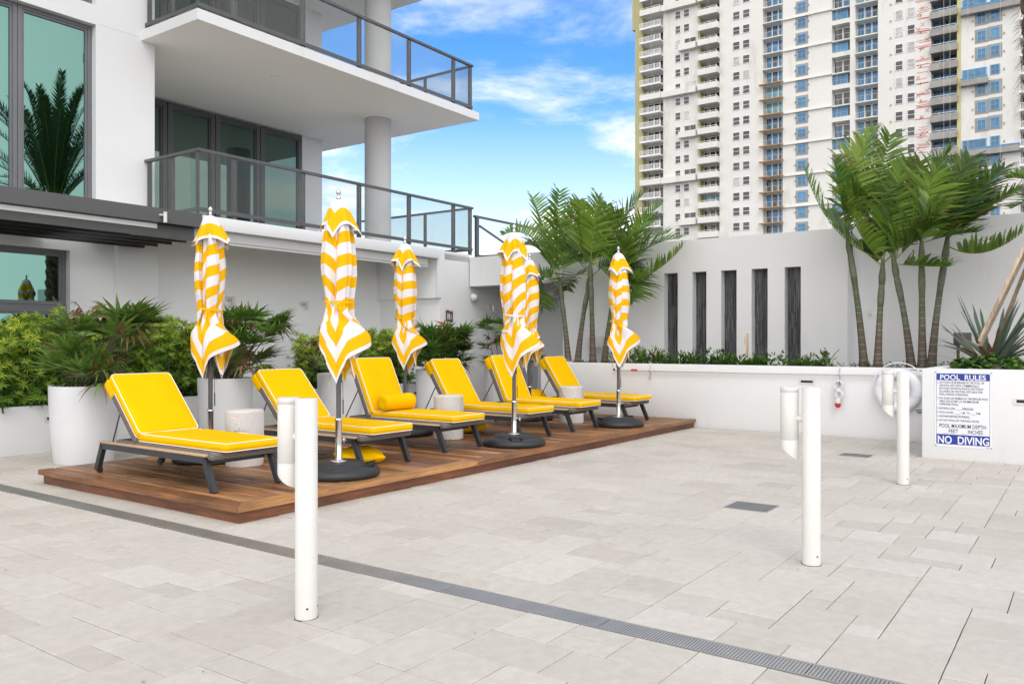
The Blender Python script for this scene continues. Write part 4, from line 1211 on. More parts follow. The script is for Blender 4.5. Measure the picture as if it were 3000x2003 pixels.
# ================================================================ parasols
def make_canopy(seed, zt=2.54, S=1.24, tie_z=1.735, front=0.0, side=0.0, wrap=1.0, mir_up=False, ple=.0):
    """closed square canopy. Each of the four sides hangs as a flap folded out at its middle and wrapped round the pole;
    s = cloth distance from the top, square to the hem, so the corners hang lowest"""
    rnd = random.Random(seed)
    st = 0.104; trim = 0.036
    lim = S-trim
    borders = []; x = lim
    while x > 0: borders.append(x); x -= st
    borders = sorted(borders); nb = len(borders); seq = []; prev = 0.0
    for i, bd in enumerate(borders):
        yellow = ((nb-1-i) % 2 == 0); k = max(2, int(round((bd-prev)/0.021)))
        for q in range(k): seq.append((prev+(bd-prev)*(q+1)/k, 0 if yellow else 1))
        prev = bd
    for q in range(2): seq.append((lim+(S-lim)*(q+1)/2, 1))
    svals = [0.02]+[s for s, _ in seq if s > 0.021]; cvals = [c for s, c in seq if s > 0.021]
    NG = 76; NP = 4*NG
    tie_L = (zt-tie_z)/0.955
    pan = []
    for p in range(4):
        pan.append(dict(A=rnd.uniform(1.72, 2.25), R=rnd.uniform(.145, .168), H=rnd.uniform(.16, .215), ph=rnd.uniform(0, 6), f1=rnd.uniform(.5, 1.0), lift=rnd.uniform(-.02, .05), k=rnd.uniform(1.5, 2.6)))
    pan[0]['H'] = .275; pan[3]['H'] = .20; pan[1]['H'] = .20
    def sm(x, a, b):
        x = max(0, min(1, (x-a)/(b-a))); return x*x*(3-2*x)
    KG = [0, .08, .20, .29, .38, .48, .60, .75, 1.0]
    def lowmap(gl, P_):
        H_ = P_['H']
        TH = [0, 34, P_['t1'], P_['t1']-34, P_['t1']-4, P_['t1']-40, 34, 40, 90]
        RR = [.125, .165, H_, .135, H_*.86, .12, .10, .10, .125]
        for i in range(8):
            if gl <= KG[i+1]+1e-9:
                q = (gl-KG[i])/(KG[i+1]-KG[i]); q2 = q*q*(3-2*q)
                if i == 0: q2 = q*(1+.3*(1-q))
                if i == 7: q2 = q-.3*q*(1-q)
                return R(TH[i]+(TH[i+1]-TH[i])*q2), RR[i]+(RR[i+1]-RR[i])*q2
        return PI/2, .125
    for P_ in pan: P_['t1'] = rnd.uniform(66, 88)
    pan[0]['t1'] = 96; pan[3]['t1'] = 62
    for P_ in pan: P_['H'] *= 1.12 if seed == 4 else 1.08
    if seed == 4: pan[0]['t1'] = 112; pan[0]['H'] = .33; pan[3]['H'] = .26; pan[3]['t1'] = 80
    g = MB()
    def up0(L_): return sm(L_, .1, .5)
    def pos(p, gg, s):
        P_ = pan[p]; phi = -PI/4+gg*PI/2
        Lh = s/math.cos(phi)
        a1 = P_['A']
        low = sm(Lh, tie_L+.0, tie_L+.42)
        wr = wrap*sm(Lh, .03, .40)
        mlow = p == 3 or p == 1
        if mir_up and mlow: gg = 1-gg
        # angle: out to a1 on the visible half, back to a quarter turn on the tucked half
        pk = .56
        if gg < pk: a_ = a1*math.sin(PI/2*gg/pk)**1.15
        else: a_ = a1+(PI/2-a1)*sm(gg, pk, 1.0)
        lin = PI/2*gg
        lg = gg-(.80*sm(Lh, .1, .5) if mir_up else 0)*math.sin(2*PI*gg)/(2*PI)
        th = PI/2*lg*(1-wr)+a_*wr
        if mir_up and mlow: th = PI/2-th
        zz_ = ple*up0(Lh)*(1-low)*(math.sin(2*PI*gg*3.0+P_['ph'])+.5*math.sin(2*PI*gg*1.3+P_['ph']*3+1.3*Lh)); th += zz_
        # radius
        rc = .105; R_ = P_['R']
        up = .80*sm(Lh, 0, .22)+.20*sm(Lh, .2, .6)
        if gg < pk: rr = rc+(R_-rc)*sm(gg, 0, .38)
        else: rr = R_+(rc*.72-R_)*sm(gg, pk, pk+.10); rr += (rc-rc*.72)*sm(gg, .8, 1.0)
        cin = 1-.20*math.exp(-((Lh-tie_L)/.17)**2)+.05*math.sin(PI*min(1, Lh/tie_L))
        rr = (.028+(rr-.028)*up)*cin
        # below the tie the cloth by each corner lies open like a petal; the middles fold away underneath
        gl = (phi+PI/4)/(PI/2)
        if mlow: gl = 1-gl
        tl, rl = lowmap(gl, P_)
        if mlow: tl = PI/2-tl
        m_ = max(0, math.cos(phi*2))
        rr = rr*(1-low)+(rl+.006*math.sin(9*gl*2+P_['ph']))*low
        th = th*(1-low)+tl*low
        # pleats gathered by the tie
        pl = math.exp(-((Lh-tie_L)/.26)**2)
        rr += pl*.011*math.sin(2*PI*gg*5+P_['ph'])
        rr += (.008+.03*ple)*up*(1-low)*math.sin(2*PI*gg*3.0+P_['ph']+.9+.6*Lh)+.004*up*math.sin(6*Lh+P_['ph']+9*gg)
        z = zt-(Lh*.80 if Lh < .16 else .128+(Lh-.16)*.972)
        z += .018*math.sin(gg*2*PI*.8+P_['ph']*2+Lh)*sm(Lh,.2,.7)
        z += low*m_*(P_['lift']+(rl-.1)*.30)
        z += low*.010*math.sin(2*PI*gg*P_['k']*1.5+P_['ph'])
        an = p*PI/2+th+front+.10*math.sin(Lh*2.5+P_['ph'])*up
        sw = .035*low*min(1, (Lh-tie_L)/.4) if Lh > tie_L else 0
        return (rr*math.cos(an)+sw*math.cos(side), rr*math.sin(an)+sw*math.sin(side), z+.03*low*math.cos(an-side)*(1-m_))
    for s in svals:
        for p in range(4):
            for q in range(NG): g.v.append(pos(p, q/NG, s))
    for i in range(len(svals)-1):
        for k in range(NP):
            k2 = (k+1) % NP
            g.face((i*NP+k, i*NP+k2, (i+1)*NP+k2, (i+1)*NP+k), cvals[i], 0.5, True)
    return g
def make_cap(seed, zt=2.62, front=0.0, flare=0.0):
    """small square vent cap; corners hang down, flare pushes two of them outwards"""
    rnd = random.Random(seed*7+1)
    g = MB(); NP = 160; S = 0.285
    segs = [(0.0,0.122,1,5),(0.122,0.255,0,8),(0.255,S,1,2)]
    svals = [0.012]; cv = []
    for a, b, c, n in segs:
        for q in range(n): svals.append(a+(b-a)*(q+1)/n); cv.append(c)
    cor = [rnd.uniform(0, .35)+(flare if i % 2 else flare*.35) for i in range(5)]
    md = [rnd.uniform(-.5, 1.0) for _ in range(4)]
    ph = rnd.uniform(0, 6)
    for s in svals:
        for kk in range(NP):
            psi = 2*PI*kk/NP
            loc = ((psi+PI/4) % (PI/2))-PI/4
            ci = int(round((psi-PI/4)/(PI/2))) % 4        # nearest corner
            si = int(((psi+PI/4) % (2*PI))//(PI/2))       # side
            L_ = s/math.cos(loc)
            cw = (abs(loc)/(PI/4))**1.6; c = cor[ci]*cw
            o = min(L_, .07); d = max(0, L_-.07)
            out = .022+o*.78+d*(.20+.50*c)+(1-cw)*d*(.13+.14*md[si])
            dn = o*.66+d*(.985-.35*c)+.10*cw*d
            fold = d*(.10*math.cos(4*psi+ph)+.10*math.cos(7*psi+ph*2))*(1-.5*cw)
            r = out+fold
            g.v.append((r*math.cos(psi+front), r*math.sin(psi+front), zt-dn))
    for i in range(len(svals)-1):
        for k in range(NP):
            k2 = (k+1) % NP
            g.face((i*NP+k, i*NP+k2, (i+1)*NP+k2, (i+1)*NP+k), cv[i], 0.5, True)
    return g
BASE_PROF = [(0.0,0.0),(0.365,0.0),(0.385,0.02),(0.388,0.045),(0.375,0.072),(0.34,0.092),(0.29,0.100),(0.262,0.102),(0.255,0.116),(0.245,0.121),(0.225,0.122),(0.218,0.134),(0.205,0.139),(0.05,0.140),(0.0,0.140)]
base_me = None
def make_parasol(seed, label, front, side, tie_mat='fabric_y', tie_z=1.735, hands=(0.4,), flare=0.0, wrap=1.0, mir_up=False, ple=0.0):
    global base_me
    t = thing('parasol', label, 'parasol', (0,0,0), 0.0, 'closed yellow and white striped parasols on the deck')
    if base_me is None:
        g = MB(); g.lathe(BASE_PROF, 64, close=False); base_me = g.mesh('base', [M['plastic']])
    o = bpy.data.objects.new('base', base_me); COL.objects.link(o); o.parent = t
    for h in hands:
        g = MB()
        for s in (-1, 1): g.bar((0.245, s*.075, 0.105), (0.33, s*.055, 0.125), .022, .02)
        g.bar((0.33, -.065, 0.125), (0.33, .065, 0.125), .02, .024)
        o = g.build('handle', M['black'], t); o.rotation_euler = (0, 0, h)
    g = MB(); g.lathe([(0,.140),(.085,.140),(.085,.146),(.05,.149),(.034,.155),(.031,.16),(.031,.52),(.035,.525),(.035,.545),(.0,.546)], 28, close=False)
    g.build('sleeve', M['chrome'], t)
    g = MB(); kd = (math.cos(hands[0]+1.0), math.sin(hands[0]+1.0))
    g.tube([(kd[0]*.03, kd[1]*.03, .33), (kd[0]*.075, kd[1]*.075, .33)], .008, 8)
    for q in range(4):
        an = q*PI/2; g.tube([(kd[0]*.075, kd[1]*.075, .33), (kd[0]*.078-kd[1]*.024*math.cos(an), kd[1]*.078+kd[0]*.024*math.cos(an), .33+.024*math.sin(an))], .009, 8)
    g.build('knob', M['chrome'], t)
    g = MB(); g.tube([(0,0,.546),(0,0,2.62)], .0235, 16); g.tube([(0,0,.88),(0,0,.96)], .034, 16); g.build('pole', M['dark_metal'], t)
    g = MB(); g.tube([(.035,.02,.9),(.038,.02,.70)], .0025, 5); g.tube([(.038,.02,.72),(.038,.02,.58)], .006, 6); g.build('cord', M['plastic'], t)
    g = MB(); g.lathe([(.0,2.612),(.02,2.612),(.02,2.632),(.012,2.637),(.016,2.657),(.023,2.672),(.021,2.692),(.008,2.71),(0,2.714)], 20, close=False)
    g.build('finial', M['chrome'], t)
    g = make_canopy(seed, front=front, side=side, tie_z=tie_z, wrap=wrap, mir_up=mir_up, ple=ple); cn = g.build('canopy', [M['fabric_y'], M['fabric_w']], t)
    g = make_cap(seed, front=front-PI/4, flare=flare); g.build('canopy_cap', [M['fabric_y'], M['fabric_w']], t)
    # ribs peeping out under the hem
    g = MB()
    for q in range(8):
        an = q*PI/4+front; g.bar((.04*math.cos(an), .04*math.sin(an), 2.45), (.034*math.cos(an), .034*math.sin(an), 1.0), .010, .012)
    g.build('rib', M['dark_metal'], t)
    g = MB(); pts = []; R_ = 0.135
    for q in range(40):
        an = 2*PI*q/40; pts.append((R_*math.cos(an)*(1+.04*math.sin(3*an+seed)), R_*math.sin(an)*(1+.04*math.cos(2*an+seed)), tie_z+.018*math.sin(an+seed)))
    base = len(g.v)
    for p in pts: g.v += [(p[0], p[1], p[2]-.0115), (p[0], p[1], p[2]+.0115)]
    for q in range(40):
        a = 2*q; b = 2*((q+1) % 40); g.face((a, b, b+1, a+1), 0, .5, True)
    kd = R(-80)
    kx, ky = .140*math.cos(kd), .140*math.sin(kd)
    for dx, L_ in ((.012, .16), (-.01, .09)):
        tx, ty = -math.sin(kd), math.cos(kd)
        g.quad((kx+tx*dx-tx*.009, ky+ty*dx-ty*.009, tie_z), (kx+tx*dx+tx*.009, ky+ty*dx+ty*.009, tie_z), (kx*1.12+tx*dx*2.2+tx*.009, ky*1.12+ty*dx*2.2+ty*.009, tie_z-L_), (kx*1.12+tx*dx*2.2-tx*.009, ky*1.12+ty*dx*2.2-ty*.009, tie_z-L_))
    g.build('tie_strap', M[tie_mat], t)
    return t
# (a, b, label, seed, direction of one corner (world angle), direction the loose hem swings to, tie, tie height, base handles, cap flare)
ps = [(5.27, 7.70, 'closed striped parasol behind the nearest lounger, leftmost, with flared cap corners', 4, R(-118), R(-20), 'fabric_y', 1.60, (2.2,), .6),
      (5.37, 5.83, 'closed striped parasol right behind the front left bollard lamp, tallest in view', 12, R(-96), R(-25), 'fabric_y', 1.65, (0.1, 3.5), .15),
      (8.28, 7.68, 'closed striped parasol in the back row, above the bolster lounger', 23, R(-98), R(-25), 'fabric_y', 1.575, (2.0,), .15),
      (8.22, 5.81, 'closed striped parasol with a white tie, standing at the middle of the deck front', 31, R(-122), R(-10), 'fabric_w', 1.60, (-1.5,), .2),
      (11.09, 7.53, 'closed striped parasol half hidden behind the white-tied parasol', 44, R(-125), R(-5), 'fabric_y', 1.53, (1.0,), .2),
      (11.02, 5.86, 'closed striped parasol at the far right end of the deck, by the white wall', 52, R(-104), R(-30), 'fabric_y', 1.595, (-2.6, 0.9), .15)]
for a, b, lab, seed, front, side, tm, tz, hands, flr in ps:
    t = make_parasol(seed, lab, front, side, tm, tz, hands=hands, flare=flr, wrap={4:.55,12:.12,23:.12,31:1.0,44:.9,52:.15}[seed], mir_up=seed in (12, 23, 52), ple={4:.12,12:.08,23:.24,31:.04,44:.12,52:.26}[seed]); t.location = W(a, b, DZ)

# ================================================================ drum side tables
def make_stool(seed, h=0.56, r=0.185):
    rnd = random.Random(seed)
    t = thing('side_table', '', 'side table', (0,0,0), rnd.uniform(0, 6), 'white carved drum side tables')
    g = MB(); NTH = 200; NZ = 110
    # patches of grooves running in different directions
    pl = [(rnd.uniform(-PI, PI), rnd.uniform(0.05, h-.05), rnd.uniform(0, PI), rnd.uniform(.6, 1.3)) for _ in range(7)]
    def rad(th, z):
        best = None; bd = 1e9
        for i, (pt, pz, ang, sc) in enumerate(pl):
            dth = math.atan2(math.sin(th-pt), math.cos(th-pt))*r
            d = math.hypot(dth, z-pz)*sc
            if d < bd: bd = d; best = (i, dth, ang)
        i, dth, ang = best
        u = dth*math.cos(ang)+(z-pl[i][1])*math.sin(ang)
        if i % 3 == 0: u = math.hypot(dth, z-pl[i][1])
        return r + (i % 3)*0.0035 + 0.0035*(math.sin(u*2*PI/0.021)), math.sin(u*2*PI/0.021)
    vv = []
    for i in range(NZ+1):
        z = h*i/NZ
        for k in range(NTH):
            th = 2*PI*k/NTH; rr, q_ = rad(th, z); vv.append(.5+.5*q_)
            if i == 0 or i == NZ: rr = r-.004
            g.v.append((rr*math.cos(th), rr*math.sin(th), z))
    for i in range(NZ):
        for k in range(NTH):
            k2 = (k+1) % NTH; g.face((i*NTH+k, i*NTH+k2, (i+1)*NTH+k2, (i+1)*NTH+k), 0, (vv[i*NTH+k]+vv[(i+1)*NTH+k2])/2, True)
    g.face([k for k in range(NTH)][::-1]); g.build('drum', M['stool'], t)
    g = MB(); g.lathe([(0,h-.001),(r-.004,h-.001),(r-.004,h+.006),(r-.008,h+.009),(0,h+.009)], 64, close=False); g.build('table_top', M['stool'], t)
    return t
for a, b, s, lab in ((5.28, 7.13, 1, 'white carved drum side table between the two nearest loungers'),
                     (8.30, 6.92, 2, 'white carved drum side table beside the lounger with the bolster'),
                     (11.07, 6.72, 3, 'white carved drum side table beside the lounger at the far end')):
    t = make_stool(s); t.location = W(a, b, DZ); t['label'] = lab

# ================================================================ pillows
def pillow(name, label, loc, size, th, rot, cat='pillow'):
    g = MB(); n = 26
    for top in (1, -1):
        for i in range(n+1):
            for j in range(n+1):
                u = -1+2*i/n; v = -1+2*j/n
                k = max(0, (1-u*u)*(1-v*v))**0.42
                pin = 1-0.07*(1-abs(u)**2)*(abs(v)**3); pin2 = 1-0.07*(1-abs(v)**2)*(abs(u)**3)
                wr = 0.006*math.sin(11*u+5*v)*k*(1-k)*3
                g.v.append((u*size[0]/2*pin2, v*size[1]/2*pin, top*(th/2*k)+wr))
    W1 = n+1; off = W1*W1
    for i in range(n):
        for j in range(n):
            a = i*W1+j; g.face((a, a+W1, a+W1+1, a+1), 0, .5, True); g.face((off+a, off+a+1, off+a+W1+1, off+a+W1), 0, .5, True)
    o = g.build(name, M['cushion'], None, loc, rot)
    return tag(o, label, cat)
pillow('pillow', 'square yellow pillow lying on the deck under the second lounger', W(6.02, 5.98+.25, DZ+0.085), (0.46, 0.46), 0.18, (R(4), R(-3), ROT+R(-30)))
pillow('pillow', 'yellow pillow lying in the shade under the fourth lounger', W(9.05, 7.15, DZ+0.075), (0.44, 0.40), 0.15, (0, 0, ROT+R(10)))
pillow('pillow', 'yellow cushion tilted under the raised back of the farthest lounger', W(11.55, 7.62, DZ+0.30), (0.50, 0.46), 0.13, (R(48), R(4), ROT))
g = MB(); r = 0.10; Lb = 0.52
prof = [(0,-Lb/2+.004),(r*.55,-Lb/2),(r*.93,-Lb/2+.006),(r,-Lb/2+.02)]+[(r*(1+.012*math.sin(q*1.7)), -Lb/2+.02+(Lb-.04)*q/14) for q in range(1,14)]+[(r,Lb/2-.02),(r*.93,Lb/2-.006),(r*.55,Lb/2),(0,Lb/2-.004)]
g.lathe(prof, 40, close=False)
o = g.build('bolster', M['cushion'], None, W(7.47, 7.06, DZ+0.425+r), (PI/2, 0, ROT+PI/2)); tag(o, 'round yellow bolster cushion lying on the third lounger against its back', 'bolster')

# ================================================================ bollard lamps
def make_bollard(h=1.115, r=0.0565):
    t = thing('bollard_lamp', '', 'bollard lamp', (0,0,0), ROT, 'white bollard lamps on the paved terrace')
    g = MB(); g.lathe([(r,0.0),(r,h-.003),(r-.003,h),(0,h)], 40, close=False); g.build('post', M['white_metal'], t)
    # head on +y side (towards b), lower end cut on a slant
    g = MB(); n = 40; c = 0.137; z1 = h; zlo = 0.70
    for z in (None, zlo+.075, zlo+.078, zlo+.0805, z1-.035, z1-.0335, z1-.032, z1-.003, z1):
        for k in range(n):
            th = 2*PI*k/n; rr = r
            if z is not None and (abs(z-(zlo+.078)) < 1e-6 or abs(z-(z1-.0335)) < 1e-6): rr = r-.002
            if z == z1: rr = r-.003
            y = c+rr*math.sin(th)
            zz = z if z is not None else zlo-0.045 + (y-c+r)/(2*r)*0.09
            if z is not None and z < zlo+.1 and z < zz: zz = z
            g.v.append((rr*math.cos(th), y, zz))
    for i in range(8):
        for k in range(n):
            k2 = (k+1) % n; g.face((i*n+k, i*n+k2, (i+1)*n+k2, (i+1)*n+k), 0, .5, True)
    for b0_, rev in ((8*n, False), (0, True)):
        q0 = len(g.v); g.v += g.v[b0_:b0_+n]; f_ = [q0+k for k in range(n)]; g.face(f_[::-1] if rev else f_)
    g.build('lamp_head', M['white_metal'], t)
    g = MB(); g.tube([(0,.05,h-.20),(0,.085,h-.20)], .022, 16); g.build('joint', M['white_metal'], t)
    for an in (-2.2, -0.9):
        g = MB(); g.tube([((r-.002)*math.cos(an), (r-.002)*math.sin(an), .06), ((r+.0012)*math.cos(an), (r+.0012)*math.sin(an), .06)], .0055, 10); g.build('screw', M['black'], t)
    g = MB(); g.lathe([(r+.001,0),(r+.004,0),(r+.004,.003),(r+.001,.003)], 40, close=False); g.build('base_gasket', M['plastic'], t)
    return t
bo = make_bollard()
def gpt(px, Y):
    return Vector(((px-1500)/F*Y, Y, 0))
for i, (px, Y, lab) in enumerate(((897.5, 4.175, 'tall white bollard lamp at the left, closest to the camera'), (2377, 5.18, 'white bollard lamp standing right of the floor drain, in front of the plain wall'), (2645.5, 8.10, 'farthest white bollard lamp, in front of the life ring'))):
    o = bo if i == 0 else copy_tree(bo)
    o.location = gpt(px, Y); o['label'] = lab

# ================================================================ pool rules sign
SA = 11.04
sb1 = b_on_a(2739, SA); sb0 = b_on_a(2907, SA); SW = sb1-sb0; SZ0, SZ1 = 0.153, 1.052
sign = thing('pool_rules_sign', 'white and blue POOL RULES sign with NO DIVING across its foot', 'sign', W(SA, (sb0+sb1)/2, SZ0))
# local frame: x = +a (into wall), y = +b; text runs along -y
M['sign_w'] = mat('sign_white', (0.72, 0.73, 0.76), 0.35)
M['sign_b'] = mat('sign_blue', (0.012, 0.035, 0.30), 0.35)
M['sign_t'] = mat('sign_text', (0.02, 0.025, 0.12), 0.4)
SH = SZ1-SZ0
g = MB(); g.box(-.006, -.002, -SW/2, SW/2, 0, SH); g.build('board', M['sign_w'], sign)
def sy(u): return SW/2-u*SW           # u 0..1 left to right
def sz(v): return SH*(1-v)            # v 0..1 top to bottom
def rrect(g, u0, u1, v0, v1, x, rt=0.0, rb=0.0):
    # polygon with rounded corners (top radius rt, bottom radius rb)
    y0, y1, z0, z1 = sy(u0), sy(u1), sz(v1), sz(v0)
    pts = []
    def arc(cy, cz, r, a0):
        if r <= 0: pts.append((x, cy, cz)); return
        for q in range(7):
            a = a0+PI/2*q/6; pts.append((x, cy-r*math.cos(a), cz+r*math.sin(a)))
    # going clockwise in (u right, z up) view
    arc(y0-rt if rt else y0, z1-rt if rt else z1, rt, PI) if False else None
    pts.clear()
    for cy, cz, r, a0 in ((y0-rt, z1-rt, rt, PI/2), (y0-rb, z0+rb, rb, PI), (y1+rb, z0+rb, rb, 3*PI/2), (y1+rt, z1-rt, rt, 0)):
        if r <= 0: pts.append((x, cy, cz)); continue
        for q in range(7):
            a = a0+PI/2*q/6; pts.append((x, cy-r*math.cos(a), cz+r*math.sin(a)))
    n = len(g.v); g.v += pts; g.face(range(n, n+len(pts)))
g = MB(); rrect(g, .027, .963, .025, .117, -.0065, .012, 0); rrect(g, .027, .963, .835, .968, -.0065, 0, .012)
rrect(g, .027, .033, .117, .835, -.0065); rrect(g, .957, .963, .117, .835, -.0065)
rrect(g, .90, .95, .981, .988, -.0065); rrect(g, .84, .87, .9835, .9855, -.0065)
g.build('blue_band', M['sign_b'], sign)
def text(s, u, v, hfrac, wfrac, m, bold=0.0, name='lettering', parent=None, par_x=-.0075, sc=None):
    """text whose cap height is hfrac of the sign height and whose width is wfrac of the sign width, lower left at (u, v)"""
    c = bpy.data.curves.new(name, 'FONT'); c.body = s; c.size = 1.0; c.offset = bold; c.resolution_u = 3
    c.space_word = 1.0
    o = bpy.data.objects.new(name, c); COL.objects.link(o)
    bpy.context.view_layer.update()
    dg = bpy.context.evaluated_depsgraph_get()
    me = bpy.data.meshes.new_from_object(o.evaluated_get(dg)); bpy.data.objects.remove(o)
    xs = [v_.co.x for v_ in me.vertices]; x0, x1 = min(xs), max(xs)
    sx = wfrac*SW/(x1-x0); szz = hfrac*SH/0.70
    for v_ in me.vertices:
        X = (v_.co.x-x0)*sx; Z = v_.co.y*szz
        v_.co = (par_x, sy(u)-X, sz(v)+Z)
    me.materials.clear(); me.materials.append(m)
    ob = bpy.data.objects.new(name, me); COL.objects.link(ob); ob.parent = sign
    return ob
T = M['sign_t']; Wt = M['sign_w']
text('POOL  RULES', .095, .107, .066, .80, Wt, .022)
lines = [('1.', .045, .158, .022), ('NO FOOD OR BEVERAGES IN THE POOL OR', .083, .158, .785), ('ON POOL WET DECK. COMMERCIALLY', .083, .198, .70), ('BOTTLED WATER IN PLASTIC BOTTLES IS', .083, .238, .765),
 ('ALLOWED ON THE POOL WET DECK FOR', .083, .278, .755), ('POOL PATRON HYDRATION.', .083, .318, .51),
 ('2.', .045, .368, .022), ('NO GLASS OR ANIMALS IN THE FENCED POOL', .083, .368, .855), ('AREA (OR 50 FEET (15 240 MM) FROM', .083, .408, .685), ('UNFENCED POOL).', .083, .448, .34),
 ('3.', .045, .503, .022), ('BATHING LOAD:', .083, .503, .285), ('PERSONS.', .49, .503, .195),
 ('4.', .045, .556, .022), ('POOL HOURS:', .083, .556, .25), ('A.M.  TO', .47, .556, .145), ('P.M.', .73, .556, .08),
 ('5.', .045, .609, .022), ('SHOWER BEFORE ENTERING.', .083, .609, .535),
 ('6.', .045, .662, .022), ('DO NOT SWALLOW THE POOL WATER.', .083, .662, .70)]
for s, u, v, wd in lines: text(s, u, v, .027, wd, T, .012)
text('POOL MAXIMUM DEPTH:', .083, .745, .051, .82, T, .008)
text('FEET', .25, .815, .051, .165, T, .008); text('INCHES', .585, .815, .051, .255, T, .008)
text('NO  DIVING', .053, .955, .098, .895, Wt, .022)
g = MB()
for u0, u1, v in ((.385,.485,.508),(.365,.455,.561),(.64,.72,.561),(.14,.245,.822),(.465,.57,.822)):
    rrect(g, u0, u1, v-.0015, v+.0015, -.0072)
g.build('blank_line', T, sign)
for u, v in ((.018,.012),(.982,.012),(.018,.988),(.982,.988)):
    g = MB(); g.tube([(-.0062, sy(u), sz(v)),(-.010, sy(u), sz(v))], .0065, 10); g.build('screw', M['black'], sign)

# wall slot lights
def slot_light(a, b, z, label, L_=0.24, face='a'):
    t = thing('recessed_wall_light', label, 'light', W(a, b, z), ROT, 'slim recessed lights low in the white walls')
    g = MB()
    hh = 0.035
    if face == 'a':
        g.box(-.010, -.001, -L_/2, L_/2, hh-.012, hh); g.box(-.010, -.001, -L_/2, L_/2, -hh, -hh+.022); g.box(-.010,-.001,-L_/2,-L_/2+.03,-hh+.022,hh-.012); g.box(-.010,-.001,L_/2-.03,L_/2,-hh+.022,hh-.012)
        g.build('frame', M['chrome'] if False else M['white_metal'], t)
        g = MB(); g.box(-.006, -.001, -L_/2+.031, L_/2-.031, -hh+.0225, hh-.0125); g.build('lens', M['black'], t)
    else:
        g.box(-L_/2, L_/2, -.010, -.001, hh-.012, hh); g.box(-L_/2, L_/2, -.010, -.001, -hh, -hh+.022); g.box(-L_/2,-L_/2+.03,-.010,-.001,-hh+.022,hh-.012); g.box(L_/2-.03,L_/2,-.010,-.001,-hh+.022,hh-.012)
        g.build('frame', M['white_metal'], t)
        g = MB(); g.box(-L_/2+.031, L_/2-.031, -.006, -.001, -hh+.0225, hh-.0125); g.build('lens', M['black'], t)
    return t
slot_light(WA, b_on_a(2364, WA), 0.80, 'slim recessed light in the white wall above the middle bollard lamp')
slot_light(11.04, b_on_a(3005, 11.04), 0.72, 'slim recessed light right of the pool rules sign, cut by the picture edge')
slot_light(a_on_b(158, 10.93), 10.93, 0.42, 'slim recessed light in the low planter at the far left', face='b')
slot_light(a_on_b(1221, 10.93), 10.93, 0.40, 'slim recessed light in the low planter behind the third lounger', face='b')

# rescue pole along the wall
PZ = 0.935
t = thing('rescue_pole', 'long white rescue pole with a red band hung along the planter wall', 'pole', W(WA-.05, 0, 0))
bA = b_on_a(1806, WA); bB = b_on_a(2706, WA)-.01
g = MB(); g.tube([(0, bA, PZ-.01), (0, (bA+bB)/2, PZ-.012), (0, bB, PZ)], 0.016, 12); g.build('shaft', M['white_metal'], t)
g = MB(); rb = b_on_a(1864, WA); g.tube([(0, rb+.07, PZ-.01), (0, rb-.05, PZ-.01)], 0.0175, 12); g.build('band', mat('red_tape', (0.5, 0.02, 0.02), 0.5), t)
g = MB(); g.tube([(0, bA+.03, PZ-.01), (0, bA-.001, PZ-.01)], 0.02, 12); g.build('end_cap', M['black'], t)
def hook(px, label):
    t = thing('wall_hook', label, 'hook', W(WA, b_on_a(px, WA), PZ), ROT, 'steel hooks carrying the rescue pole')
    g = MB(); g.tube([(-.004,0,.09),(-.02,0,.06),(-.025,0,.02),(-.075,0,.0),(-.06,0,-.03),(-.03,0,-.035),(-.012,0,-.06),(-.012,0,-.13),(-.04,0,-.17),(-.07,0,-.15),(-.075,0,-.11)], .006, 6)
    g.build('hook', steel, t)
    return t
hook(1907, 'steel double hook holding the rescue pole near the farthest parasol'); hook(2461, 'steel double hook above the coiled rope with the red and white float')
# rope coil with float
bb = b_on_a(2461, WA)
t = thing('rope_with_float', 'coiled white rope with a red and white float hanging on a wall hook', 'rope', W(WA-.075, bb, 0.62))
rope_m = mat('white_rope', (0.80, 0.80, 0.86), 0.8)
rnd = random.Random(5); g = MB()
for q in range(9):
    ry = rnd.uniform(.035,.065); rz = rnd.uniform(.055,.085); cz = .14+rnd.uniform(-.01,.01); x = rnd.uniform(-.03,.03)
    g.tube([(x+.01*math.sin(3*k), ry*math.cos(2*PI*k/16), cz+rz*math.sin(2*PI*k/16)) for k in range(16)], .0055, 5, closed=True)
for q in range(8):
    ry = rnd.uniform(.03,.062); rz = rnd.uniform(.04,.07); cz = .01+rnd.uniform(-.01,.01); x = rnd.uniform(-.03,.03)
    g.tube([(x, -.01+ry*math.cos(2*PI*k/16), cz+rz*math.sin(2*PI*k/16)) for k in range(16)], .0055, 5, closed=True)
for q in range(4): g.tube([(.032*math.cos(2*PI*k/14), .032*math.sin(2*PI*k/14), .065+q*.01) for k in range(14)], .006, 5, closed=True)
g.tube([(0,0,.2),(.0,0,.27)], .005, 5)
g.build('coil', rope_m, t)
fl = bpy.data.objects.new('float', None); COL.objects.link(fl); fl.parent = t
g = MB(); g.lathe([(0,.09),(.02,.086),(.036,.07),(.042,.045),(.042,.012)], 24, (-.01,.01), close=False)
for i, v in enumerate(g.v): g.v[i] = (v[0], v[1], v[2]-.13)
g.build('white_half', M['white_metal'], fl)
g = MB(); g.lathe([(.0425,.012),(.0425,-.012),(.036,-.038),(.02,-.054),(0,-.058)], 24, (-.01,.01), close=False)
for i, v in enumerate(g.v): g.v[i] = (v[0], v[1], v[2]-.13)
g.build('red_half', mat('float_red', (0.55, 0.02, 0.02), 0.35), fl)
